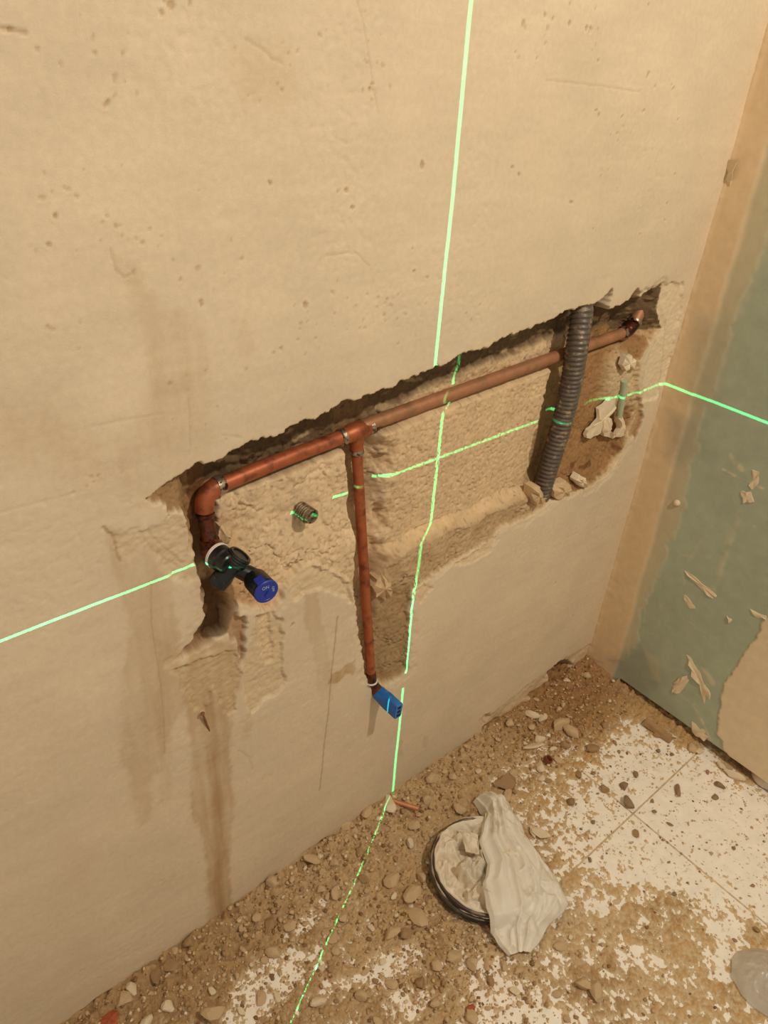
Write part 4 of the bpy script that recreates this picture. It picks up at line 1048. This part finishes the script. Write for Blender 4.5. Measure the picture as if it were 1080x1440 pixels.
# torn flap of tape in the upper corner
fp = [V(*p) for p in [(1.3530, 0.0087, 1.1958), (1.3530, -0.0233, 1.2048), (1.3530, -0.0187, 1.1843), (1.3530, -0.0168, 1.1592), (1.3530, -0.0039, 1.1662)]]
fq = [p+V(-0.012*(i in (1, 2)), 0.0, 0.0) for i, p in enumerate(fp)]
tag(flake('torn_tape_flap', fq, (-1, -0.2, 0.3), 0.002, M_STONEW, None, 0.2, 12), 'torn flap of jointing tape curling out of the upper corner', 'tape flap')

# ------------------------------------------------------------------ lid, plastic bag, clear plastic
LC = V(0.722, -0.228, 0.0)
LC[2] = 0.004
lid = empty('bucket_lid', tuple(LC), 'dark round bucket lid lying upturned on the rubble, lined with plastic', 'lid')
prof = [(0.0, 0.086), (0.001, 0.092), (0.016, 0.0945), (0.018, 0.0975), (0.032, 0.0985), (0.036, 0.0978), (0.037, 0.0955), (0.036, 0.0928), (0.014, 0.0890), (0.012, 0.080), (0.012, 0.002)]
add_part('dish', revolve(LC, V(0.04, -0.06, 1.0), prof, 72, lid.location), M_LID, lid, 30)
for t0 in (0.006, 0.0125, 0.022):
    add_part('rim_bead', revolve(LC+V(0, 0, t0), V(0.04, -0.06, 1.0), [(0, 0.094+t0*0.25), (0.0012, 0.0975+t0*0.2), (0.0028, 0.0975+t0*0.2), (0.004, 0.094+t0*0.25), (0, 0.094+t0*0.25)], 72, lid.location, False), M_LID, lid, 30)

def cloth(name, U, Vn, fn, mat, label, cat, thick=0.0005, parent=None):
    uu = np.linspace(0, 1, U); vv_ = np.linspace(0, 1, Vn)
    UU, VV = np.meshgrid(uu, vv_, indexing='ij')
    co = fn(UU, VV).reshape(-1, 3)
    me = grid_mesh(name, co, U, Vn)
    o = link(name, me, mat, parent)
    md = o.modifiers.new('thickness', 'SOLIDIFY'); md.thickness = thick; md.offset = 0
    if label: tag(o, label, cat)
    return o
# crumpled part of the bag pressed into the lid
def liner(U, Vv):
    tilt = (-0.04, 0.06)
    a = U*2*PI; r = np.sqrt(Vv)*0.094
    x = r*np.cos(a); y = r*np.sin(a)
    gx = x+0.016*fbm(x, y, 22, 3, 301); gy = y+0.016*fbm(x, y, 22, 3, 302)
    k = 1-np.abs(fbm(gx, gy*0.55, 26, 2, 303))*2.2
    k2 = fbm(x, y, 13, 2, 304)
    k3 = 1-np.abs(fbm(gx*0.6+0.3, gy+0.1, 40, 2, 307))*2.0
    zz = 0.022+0.034*(k-0.5)+0.022*k2+0.014*(k3-0.4)
    edge = sstep(0.72, 1.0, r/0.094)
    zz = np.clip(zz+0.010, 0.0150+0.004*k3, 0.058)
    zz = zz*(1-edge)+(0.0385+0.004*k2)*edge + tilt[0]*x+tilt[1]*y
    wob = 1+0.03*fbm(np.cos(a)*2, np.sin(a)*2, 1.5, 2, 306)
    drop = sstep(0.97, 1.0, r/0.094)
    return np.stack((LC[0]+x*wob*(1+0.05*drop), LC[1]+y*wob*(1+0.05*drop), LC[2]+zz-0.016*drop*np.clip(0.2+np.cos(a-2.7), 0, 1)), -1)

bag = empty('plastic_bag', tuple(LC+V(0.06, -0.02, 0.0)), 'crumpled milky white plastic bag slumped across the round lid', 'plastic bag')
bl = cloth('bag_bunch', 220, 70, liner, M_BAG2, None, None)
bl.parent = bag; bl.matrix_parent_inverse = Matrix.Translation(-Vector(bag.location))

LB = np.array([(0.8204, -0.1118), (0.8126, -0.1478), (0.7776, -0.1733), (0.7409, -0.1988), (0.7212, -0.2386), (0.6826, -0.2643), (0.6600, -0.2931), (0.6463, -0.3270), (0.6485, -0.3657)])
RBd = np.array([(0.8689, -0.1247), (0.8787, -0.1604), (0.8663, -0.1950), (0.8411, -0.2436), (0.8330, -0.2907), (0.8299, -0.3285), (0.8062, -0.3729), (0.7428, -0.3791), (0.6839, -0.3858)])
def sheet(U, Vv):
    n = len(LB); t = U*(n-1)
    ii = np.arange(n)
    wob = 0.004*np.sin(U*23)+0.003*np.sin(U*51+1)
    lx = np.interp(t, ii, LB[:, 0]); ly = np.interp(t, ii, LB[:, 1])
    rx = np.interp(t, ii, RBd[:, 0]); ry = np.interp(t, ii, RBd[:, 1])
    x = lx*(1-Vv)+rx*Vv + wob*0.3; y = ly*(1-Vv)+ry*Vv + wob*0.6
    q = Vv+0.05*fbm(U*2.2, Vv*2, 1.0, 2, 311)
    folds = 0.0
    for v0, v1, wd, am, ua, ub in ((0.10, 0.05, 0.06, 0.010, -0.1, 1.1), (0.30, 0.22, 0.09, 0.013, -0.1, 0.9), (0.42, 0.40, 0.035, 0.008, 0.15, 1.1),
                                   (0.55, 0.50, 0.08, 0.012, -0.1, 0.75), (0.66, 0.60, 0.04, 0.007, 0.30, 1.1), (0.78, 0.82, 0.08, 0.011, -0.1, 1.0),
                                   (0.93, 0.95, 0.04, 0.008, 0.2, 0.9), (0.50, 0.74, 0.03, 0.006, 0.45, 0.95), (0.20, 0.34, 0.025, 0.006, 0.35, 0.8)):
        c = v0*(1-U)+v1*U + 0.02*np.sin(U*7+v0*20)
        d = (q-c)/wd
        folds = folds + am*np.exp(-np.abs(d)**1.4)*sstep(ua-0.01, ua+0.2, U)*sstep(ub+0.01, ub-0.2, U)
    dome = np.sin(PI*np.clip(Vv, 0, 1))**0.7
    ends = sstep(0.0, 0.10, U)*sstep(1.0, 0.90, U)
    body = np.interp(U, [0, 0.1, 0.3, 0.55, 0.8, 1.0], [0.020, 0.036, 0.044, 0.046, 0.034, 0.012])
    crush = 0.0030*fbm(x, y, 30, 3, 313)+0.0065*(1-np.abs(fbm(x+0.01*fbm(x, y, 30, 2, 315), y*0.6, 20, 2, 314))*2.5)
    onlid = sstep(0.128, 0.102, np.hypot(x-LC[0], y-LC[1]))
    z = 0.0105 + body*dome*0.75 + folds*(0.35+0.65*dome) + crush*ends
    z = np.maximum(z, 0.047*onlid + folds*onlid)
    z = np.maximum(z, 0.008)
    return np.stack((x, y, z), -1)
o = cloth('bag_sheet', 200, 120, sheet, M_BAG, None, None)
o.parent = bag; o.matrix_parent_inverse = Matrix.Translation(-Vector(bag.location))
# two stiff corners of film standing by the lid
def corner(px4, z0, z1, seed):
    P = [V(*p) for p in px4]
    def fn(U, Vv):
        a = P[0][None, None, :]*(1-U[..., None])+P[1][None, None, :]*U[..., None]
        b = P[3][None, None, :]*(1-U[..., None])+P[2][None, None, :]*U[..., None]
        p = a*(1-Vv[..., None])+b*Vv[..., None]
        bulge = 0.010*np.sin(PI*U)*np.sin(PI*Vv)+0.003*fbm(U*3, Vv*3, 1.0, 3, seed)
        p = p.copy(); p[..., 2] += bulge
        return p
    o = cloth('bag_corner', 26, 26, fn, M_BAG2, None, None)
    o.parent = bag; o.matrix_parent_inverse = Matrix.Translation(-Vector(bag.location))
def lifted(pts, zs_): return [(p[0], p[1], z) for p, z in zip(pts, zs_)]
corner([(0.7335, -0.1519, 0.0500), (0.7506, -0.1849, 0.0550), (0.7272, -0.2130, 0.0450), (0.7108, -0.1929, 0.0450)], 0, 0, 321)
corner([(0.7628, -0.1475, 0.0200), (0.8088, -0.1533, 0.0300), (0.7851, -0.1895, 0.0400), (0.7588, -0.1805, 0.0350)], 0, 0, 322)

# clear plastic lying at the right front
def dome_film(cxy, rx, ry, h, seed, ang):
    def fn(U, Vv):
        a = U*2*PI; r = np.sqrt(Vv)
        c, s = math.cos(ang), math.sin(ang)
        wob = 1+0.05*fbm(np.cos(a), np.sin(a), 1.6, 3, seed)
        lx = rx*r*np.cos(a)*wob; ly = ry*r*np.sin(a)*wob
        x = cxy[0]+lx*c-ly*s; y = cxy[1]+lx*s+ly*c
        z = 0.005+h*np.clip(1-r**2.4, 0, 1)+0.0045*ridged(x, y, 22, 3, seed+1)*np.clip(1-r**6, 0, 1)
        return np.stack((x, y, z), -1)
    return fn
cf = (0.9862, -0.6976)
cloth('clear_plastic_bag', 120, 60, dome_film(cf, 0.062, 0.085, 0.022, 331, 0.5), M_CLEAR, 'dusty clear plastic bag lying on the floor at the right front', 'plastic bag')
cw = (1.3902, -0.4717)
cloth('crumpled_wrapper', 100, 50, dome_film(cw, 0.030, 0.034, 0.030, 341, 0.2), M_BAG2, 'small crumpled pale wrapper at the foot of the green board', 'wrapper')

# ------------------------------------------------------------------ rubble
def stone_mesh(name, seed, sub=1, flat=1.0, mat=None):
    import bmesh
    r = random.Random(seed)
    bm = bmesh.new()
    bmesh.ops.create_icosphere(bm, subdivisions=sub+1, radius=1.0)
    cuts = [(Vector((r.gauss(0, 1), r.gauss(0, 1), r.gauss(0, 1))).normalized(), r.uniform(0.45, 0.78)) for _ in range(9)]
    for v in bm.verts:
        for nrm, d in cuts:
            t = v.co.dot(nrm)
            if t > d: v.co -= nrm*(t-d)
        v.co *= r.uniform(0.97, 1.06)
        v.co.z *= flat
    me = bpy.data.meshes.new(name); bm.to_mesh(me); bm.free()
    if mat: me.materials.append(mat)
    return me
MATS = {'sand': M_STONE, 'white': M_STONEW, 'brown': M_STONED, 'grey': M_STONEG, 'red': M_RED}
BASE = {}
for key, mt in MATS.items():
    BASE[key] = [stone_mesh('stone_%s' % key, 500+i*7+len(key)*31, 1, (0.62, 0.75, 0.5, 0.85)[i % 4], mt) for i in range(5)]
def stone(name, x, y, r, key, seed, label, group=None, sx=1.0, sy=1.0, rot=None, sink=0.30, cat='stone', z=None):
    rr = random.Random(seed)
    o = link(name, BASE[key][seed % 5])
    o.scale = (r*sx, r*sy, r*rr.uniform(0.85, 1.1))
    o.rotation_euler = (rr.uniform(-0.25, 0.25), rr.uniform(-0.25, 0.25), rr.uniform(0, 6.28) if rot is None else rot)
    zb = floor_z(x, y) if z is None else z
    o.location = (x, y, zb + r*0.55*(1-sink))
    return tag(o, label, cat, group)
TAKEN = []
NAMED = [
 ('rubble_stone', (0.7859, -0.0250), 0.0135, 'sand', 'upright oval sandy stone above the copper offcut at the wall foot', 0.8, 1.3),
 ('rubble_stone', (0.6666, -0.0192), 0.0150, 'white', 'pale broken stone under the left end of the copper offcut', 1.4, 0.9),
 ('rubble_stone', (0.6207, -0.0083), 0.0130, 'sand', 'flat mortar piece against the wall left of the copper offcut', 1.4, 0.8),
 ('rubble_stone', (0.6901, -0.0743), 0.0110, 'sand', 'half-buried mortar stone below the copper offcut', 0.9, 1.3),
 ('rubble_stone', (0.7858, -0.1052), 0.0125, 'sand', 'lumpy mortar stone left of the bag top', 1.2, 1.0),
 ('rubble_stone', (0.7987, -0.1319), 0.0070, 'sand', 'small stone tucked beside the bag top', 1.0, 1.0),
 ('rubble_stone', (0.5763, -0.1383), 0.0150, 'sand', 'rounded fist of mortar, uppermost of the three left of the lid', 1.1, 0.95),
 ('rubble_stone', (0.5899, -0.1837), 0.0165, 'sand', 'wide mortar lump touching the lid shadow', 1.3, 0.9),
 ('rubble_stone', (0.5722, -0.2151), 0.0165, 'sand', 'mortar lump directly below the wide one left of the lid', 1.2, 1.0),
 ('rubble_stone', (0.5105, -0.2112), 0.0130, 'sand', 'smooth egg-shaped stone left below the lid', 0.8, 1.3),
 ('rubble_stone', (0.5321, -0.2252), 0.0100, 'brown', 'brown stone right of the egg-shaped one', 0.9, 1.2),
 ('rubble_stone', (0.4800, -0.0853), 0.0100, 'sand', 'narrow upright stone beside the white scrape left of the lid', 0.7, 1.4),
 ('rubble_stone', (0.4744, -0.0227), 0.0125, 'sand', 'biggest stone against the wall left of the green floor line', 1.5, 0.8),
 ('rubble_stone', (0.4485, -0.0150), 0.0095, 'brown', 'brown stone left of the biggest one along the wall', 1.1, 0.9),
 ('rubble_stone', (0.5701, -0.0030), 0.0100, 'sand', 'stone at the wall foot under the damp mark', 1.3, 0.8),
 ('rubble_stone', (0.0991, -0.0260), 0.0115, 'sand', 'pale chunk right of the red brick chip', 1.2, 1.0),
 ('rubble_stone', (0.1170, -0.0186), 0.0095, 'white', 'pale slab leaning on the wall above the red brick chip', 1.5, 0.8),
 ('rubble_stone', (0.1819, -0.0255), 0.0115, 'brown', 'dark stone in the heap at lower left along the wall', 1.0, 1.0),
 ('rubble_stone', (0.1574, -0.0231), 0.0110, 'brown', 'wide dark stone next to the wall at lower left', 1.6, 0.8),
 ('rubble_stone', (0.2029, -0.1275), 0.0170, 'sand', 'large flat stone cut by the bottom edge', 1.2, 0.8),
 ('plaster_chip', (1.0956, -0.0330), 0.0110, 'white', 'upper of the white angular chips in the corner rubble', 1.6, 0.7),
 ('plaster_chip', (1.0658, -0.0865), 0.0120, 'white', 'white chip in the middle of the corner rubble', 1.1, 0.9),
 ('plaster_chip', (1.0337, -0.0946), 0.0120, 'white', 'long white sliver just left of the rusty ring', 1.9, 0.7),
 ('plaster_chip', (1.0687, -0.1239), 0.0080, 'white', 'small white chip right of the long sliver', 0.8, 1.2),
 ('rubble_stone', (1.1343, -0.0918), 0.0150, 'sand', 'rounded sandy stone in the corner rubble', 1.4, 0.8),
 ('rubble_stone', (1.1435, -0.1224), 0.0150, 'sand', 'wide flat sandy stone right of the rounded one', 1.4, 0.9),
 ('rubble_stone', (1.1172, -0.0521), 0.0110, 'white', 'upright pale stone between the corner chips', 0.8, 1.2),
 ('rubble_stone', (1.0766, -0.0559), 0.0095, 'sand', 'small sandy stone left of the corner chips', 1.1, 0.9),
 ('rubble_stone', (1.1105, 0.0023), 0.0105, 'sand', 'stone near the broken foot of the wall', 1.1, 0.9),
 ('rubble_stone', (1.0101, -0.1374), 0.0110, 'white', 'pale stone just below the rusty ring', 1.3, 0.9),
 ('plaster_chip', (0.9881, -0.1579), 0.0070, 'white', 'tiny bright chip below the rusty ring', 1.0, 1.2),
 ('rubble_stone', (0.9134, -0.1209), 0.0200, 'brown', 'broad clod of brown mortar above the bag', 1.3, 0.9),
 ('plaster_chip', (0.8791, -0.2453), 0.0120, 'white', 'white triangular chip right of the bag', 1.5, 0.8),
 ('plaster_chip', (0.8713, -0.2312), 0.0090, 'white', 'white sliver between bag and triangular chip', 1.7, 0.6),
 ('rubble_stone', (1.0855, -0.3136), 0.0120, 'grey', 'dark pointed pebble sitting on the tile joint', 1.3, 0.9),
 ('rubble_stone', (1.1158, -0.2836), 0.0085, 'grey', 'dark pebble above the pointed one', 1.1, 1.0),
 ('rubble_stone', (1.1647, -0.2796), 0.0070, 'grey', 'upper dark pebble on the white tile', 1.2, 0.8),
 ('rubble_stone', (1.0395, -0.3660), 0.0075, 'brown', 'brown pebble below the tile joint', 1.1, 0.9),
 ('rubble_stone', (1.2036, -0.3626), 0.0090, 'grey', 'flat grey chip on the white tile toward the board', 1.4, 0.7),
 ('rubble_stone', (1.0759, -0.2619), 0.0085, 'brown', 'ochre pebble left of the dark ones', 1.2, 0.9),
 ('rubble_stone', (1.1424, -0.1802), 0.0120, 'brown', 'brown stone at the edge of the white tile', 1.2, 0.9),
 ('rubble_stone', (1.3332, -0.3184), 0.0120, 'sand', 'rounded stone at the board foot by the gap', 0.9, 1.1),
 ('plaster_chip', (1.3374, -0.3342), 0.0090, 'white', 'pale chip wedged in the gap under the board', 0.8, 1.2),
 ('plaster_chip', (1.3399, -0.3879), 0.0095, 'white', 'pale chip under the curled board edge', 1.3, 0.9),
 ('plaster_chip', (1.3385, -0.4179), 0.0120, 'white', 'long pale chip at the far right of the board foot', 1.9, 0.6),
 ('rubble_stone', (1.2879, -0.4116), 0.0085, 'grey', 'thin tilted flake on the tile by the board', 1.5, 0.6),
 ('rubble_stone', (0.7388, -0.4092), 0.0095, 'sand', 'tan stone right below the bag', 1.2, 0.9),
 ('rubble_stone', (0.5292, -0.3885), 0.0110, 'sand', 'orange-tan stone at the bottom edge of the picture', 1.0, 1.1),
 ('rubble_stone', (0.5400, -0.3795), 0.0070, 'red', 'small reddish stone above the orange-tan one', 1.0, 1.0),
 ('rubble_stone', (0.7153, -0.4760), 0.0120, 'sand', 'cracked brown clod below right of the bag', 1.0, 1.2),
 ('rubble_stone', (0.7234, -0.4924), 0.0130, 'sand', 'wider brown clod joined to the cracked one', 1.3, 0.9),
 ('rubble_stone', (1.3011, -0.2502), 0.0090, 'brown', 'brown stone along the foot of the green board', 1.5, 0.7),
 ('plaster_chip', (1.3206, -0.2702), 0.0085, 'white', 'white end of a broken batten at the board foot', 1.6, 0.6),
]
for k, (nm, p, r, key, lab, sx, sy) in enumerate(NAMED):
    stone(nm, p[0], p[1], r*1.2, key, k*3+1, lab, None, sx, sy, sink=0.12)
    TAKEN.append((p[0], p[1], r))
# brick chip at the lower left, copper offcut, rusty ring
bp = V(*(0.0688, -0.0291, 0.0120))
tag(flake('brick_chip', [(0.0543, -0.0242, 0.0100), (0.0730, -0.0184, 0.0100), (0.0870, -0.0296, 0.0100), (0.0795, -0.0469, 0.0100), (0.0617, -0.0505, 0.0100)], (0.1, -0.2, 1), 0.014, M_RED, None, 0.2, 44), 'red brick chip against the wall at the lower left corner', 'brick chip')
c0, c1 = V(*(0.6800, -0.0141, 0.0300)), V(*(0.7117, -0.0581, 0.0260))
co_ = empty('copper_offcut', tuple((c0+c1)/2), 'short shiny copper pipe offcut lying at the wall foot', 'pipe offcut')
cdv = (c1-c0)/np.linalg.norm(c1-c0)
add_part('offcut_tube', revolve(c0, cdv, [(0.0, 0.0040), (0.0, 0.0048), (np.linalg.norm(c1-c0), 0.0048), (np.linalg.norm(c1-c0), 0.0040), (np.linalg.norm(c1-c0)-0.004, 0.0038)], 20, co_.location), M_BRIGHT, co_)
rp = V(*(1.0305, -0.1361, 0.0120))
ro = empty('rusty_ring', tuple(rp), 'rusty reddish metal ring standing in the corner rubble', 'metal ring')
add_part('ring_wall', revolve(rp-V(0, 0, 0.006), V(0.3, -0.35, 1), [(0.0, 0.0080), (0.0005, 0.0092), (0.012, 0.0092), (0.0125, 0.0084), (0.0120, 0.0068), (0.002, 0.0066), (0.0018, 0.0010)], 26, ro.location), M_RUST, ro)
# broken batten piece along the board foot
b0, b1 = V(*(1.3052, -0.2045, 0.0140)), V(*(1.3112, -0.2787, 0.0100))
bd = (b1-b0)/np.linalg.norm(b1-b0)
bo = empty('timber_batten', tuple(b0), 'dusty broken batten lying along the foot of the green board', 'batten')
bn = np.cross(bd, V(0, 0, 1))
add_part('stick', obox((b0+b1)/2, bd, bn, V(0, 0, 1), np.linalg.norm(b1-b0)/2, 0.009, 0.006, bo.location), M_STONED, bo)

def dens(x, y):
    d = 0.10
    d += 1.0*math.exp(-(y/0.07)**2)*(1.0 if x < 1.1 else 0.8)
    d += 1.0*math.exp(-((x-0.585)**2+(y+0.26)**2)/0.11**2)
    d += 0.8*math.exp(-((x-1.10)**2+(y+0.12)**2)/0.14**2)
    d += 0.5*math.exp(-((x-0.35)**2+(y+0.08)**2)/0.18**2)
    d += 0.35*math.exp(-((x-0.55)**2+(y+0.40)**2)/0.12**2)
    if x > 0.80 and y < -0.16: d *= 0.35
    return min(d, 1.0)
R2 = random.Random(77)
cnt = 0; tries = 0
GEN = []
while cnt < 235 and tries < 60000:
    tries += 1
    x = R2.uniform(-0.02, 1.33); y = R2.uniform(-0.62, -0.008)
    if R2.random() > dens(x, y): continue
    r = 0.0050+0.0085*R2.random()**2.2
    if math.hypot(x-LC[0], y-LC[1]) < 0.112: continue
    if 0.70 < x < 0.86 and -0.40 < y < -0.10 : continue
    if any(math.hypot(x-a, y-b) < (r+c)*0.85 for a, b, c in TAKEN): continue
    TAKEN.append((x, y, r)); GEN.append((x, y, r)); cnt += 1
for k, (x, y, r) in enumerate(GEN):
    u = R2.random()
    key = 'sand' if u < 0.62 else ('brown' if u < 0.85 else 'white')
    if x > 0.8 and y < -0.16: key = 'grey' if u < 0.4 else 'brown'
    look = {'sand': 'small sandy mortar stone', 'brown': 'small brown stone', 'white': 'small pale plaster chip', 'grey': 'small grey-brown pebble'}[key]
    if x > 0.95 and y > -0.22: zone = 'in the rubble heap of the room corner'
    elif x > 0.80: zone = 'on the dusty tiles right of the plastic bag'
    elif y > -0.09: zone = 'in the rubble along the foot of the plastered wall'
    elif x > 0.47: zone = 'in the rubble left of the round lid'
    else: zone = 'on the floor between lower left wall and white scrapes'
    if x > 0.47 and y < -0.335 and x <= 0.80: zone = 'on the floor in front of the round lid'
    stone('rubble_stone' if key != 'white' else 'plaster_chip', x, y, r, key, 1000+k, look+' '+zone, look+'s '+zone, R2.uniform(0.8, 1.4), R2.uniform(0.7, 1.1), sink=0.15)

# crumbs too small to count: one mesh
import bmesh
bm = bmesh.new(); bmesh.ops.create_icosphere(bm, subdivisions=1, radius=1.0)
bv = np.array([v.co[:] for v in bm.verts]); bf = np.array([[v.index for v in f.verts] for f in bm.faces]); bm.free()
nv = len(bv)
npr = np.random.RandomState(5)
pos = []
while len(pos) < 7500:
    x = R2.uniform(-0.05, 1.34); y = R2.uniform(-0.72, -0.003)
    if R2.random() < dens(x, y)*0.9+0.04 and math.hypot(x-LC[0], y-LC[1]) > 0.103:
        r = 0.0012+0.0032*R2.random()**2.3
        if x > 0.8 and y < -0.16: r *= 0.75
        pos.append((x, y, r))
allv = np.empty((len(pos)*nv, 3), np.float32); tint = np.empty((len(pos)*nv, 3), np.float32)
pal = [lin(200, 168, 126), lin(172, 138, 98), lin(222, 200, 164), lin(140, 106, 70)]
for i, (x, y, r) in enumerate(pos):
    v = bv*npr.uniform(0.7, 1.25, (nv, 1))*np.array((npr.uniform(0.8, 1.4), npr.uniform(0.7, 1.2), npr.uniform(0.5, 0.9)))*r
    a = npr.uniform(0, 6.28); c, s = math.cos(a), math.sin(a)
    v = np.stack((v[:, 0]*c-v[:, 1]*s, v[:, 0]*s+v[:, 1]*c, v[:, 2]), 1)
    allv[i*nv:(i+1)*nv] = v+np.array((x, y, floor_z(x, y)+r*0.25))
    u = npr.rand()
    tint[i*nv:(i+1)*nv] = pal[0 if u < 0.5 else 1 if u < 0.75 else 2 if u < 0.86 else 3]
nf = len(bf)
allf = (bf[None]+(np.arange(len(pos))*nv)[:, None, None]).reshape(-1, 3)
me = bpy.data.meshes.new('rubble_crumbs')
me.vertices.add(len(allv)); me.vertices.foreach_set('co', allv.ravel())
me.loops.add(len(allf)*3); me.loops.foreach_set('vertex_index', allf.astype(np.int32).ravel())
me.polygons.add(len(allf)); me.polygons.foreach_set('loop_start', np.arange(0, len(allf)*3, 3, dtype=np.int32))
me.update(calc_edges=True)
at = me.color_attributes.new('tint', 'FLOAT_COLOR', 'POINT')
c4 = np.ones((len(allv), 4), np.float32); c4[:, :3] = tint
at.data.foreach_set('color', c4.ravel())
crumbs = link('rubble_crumbs', me, M_DIRT)
tag(crumbs, 'countless tiny mortar crumbs scattered through the floor dust', 'rubble', kind='stuff')
bpy.context.view_layer.update()
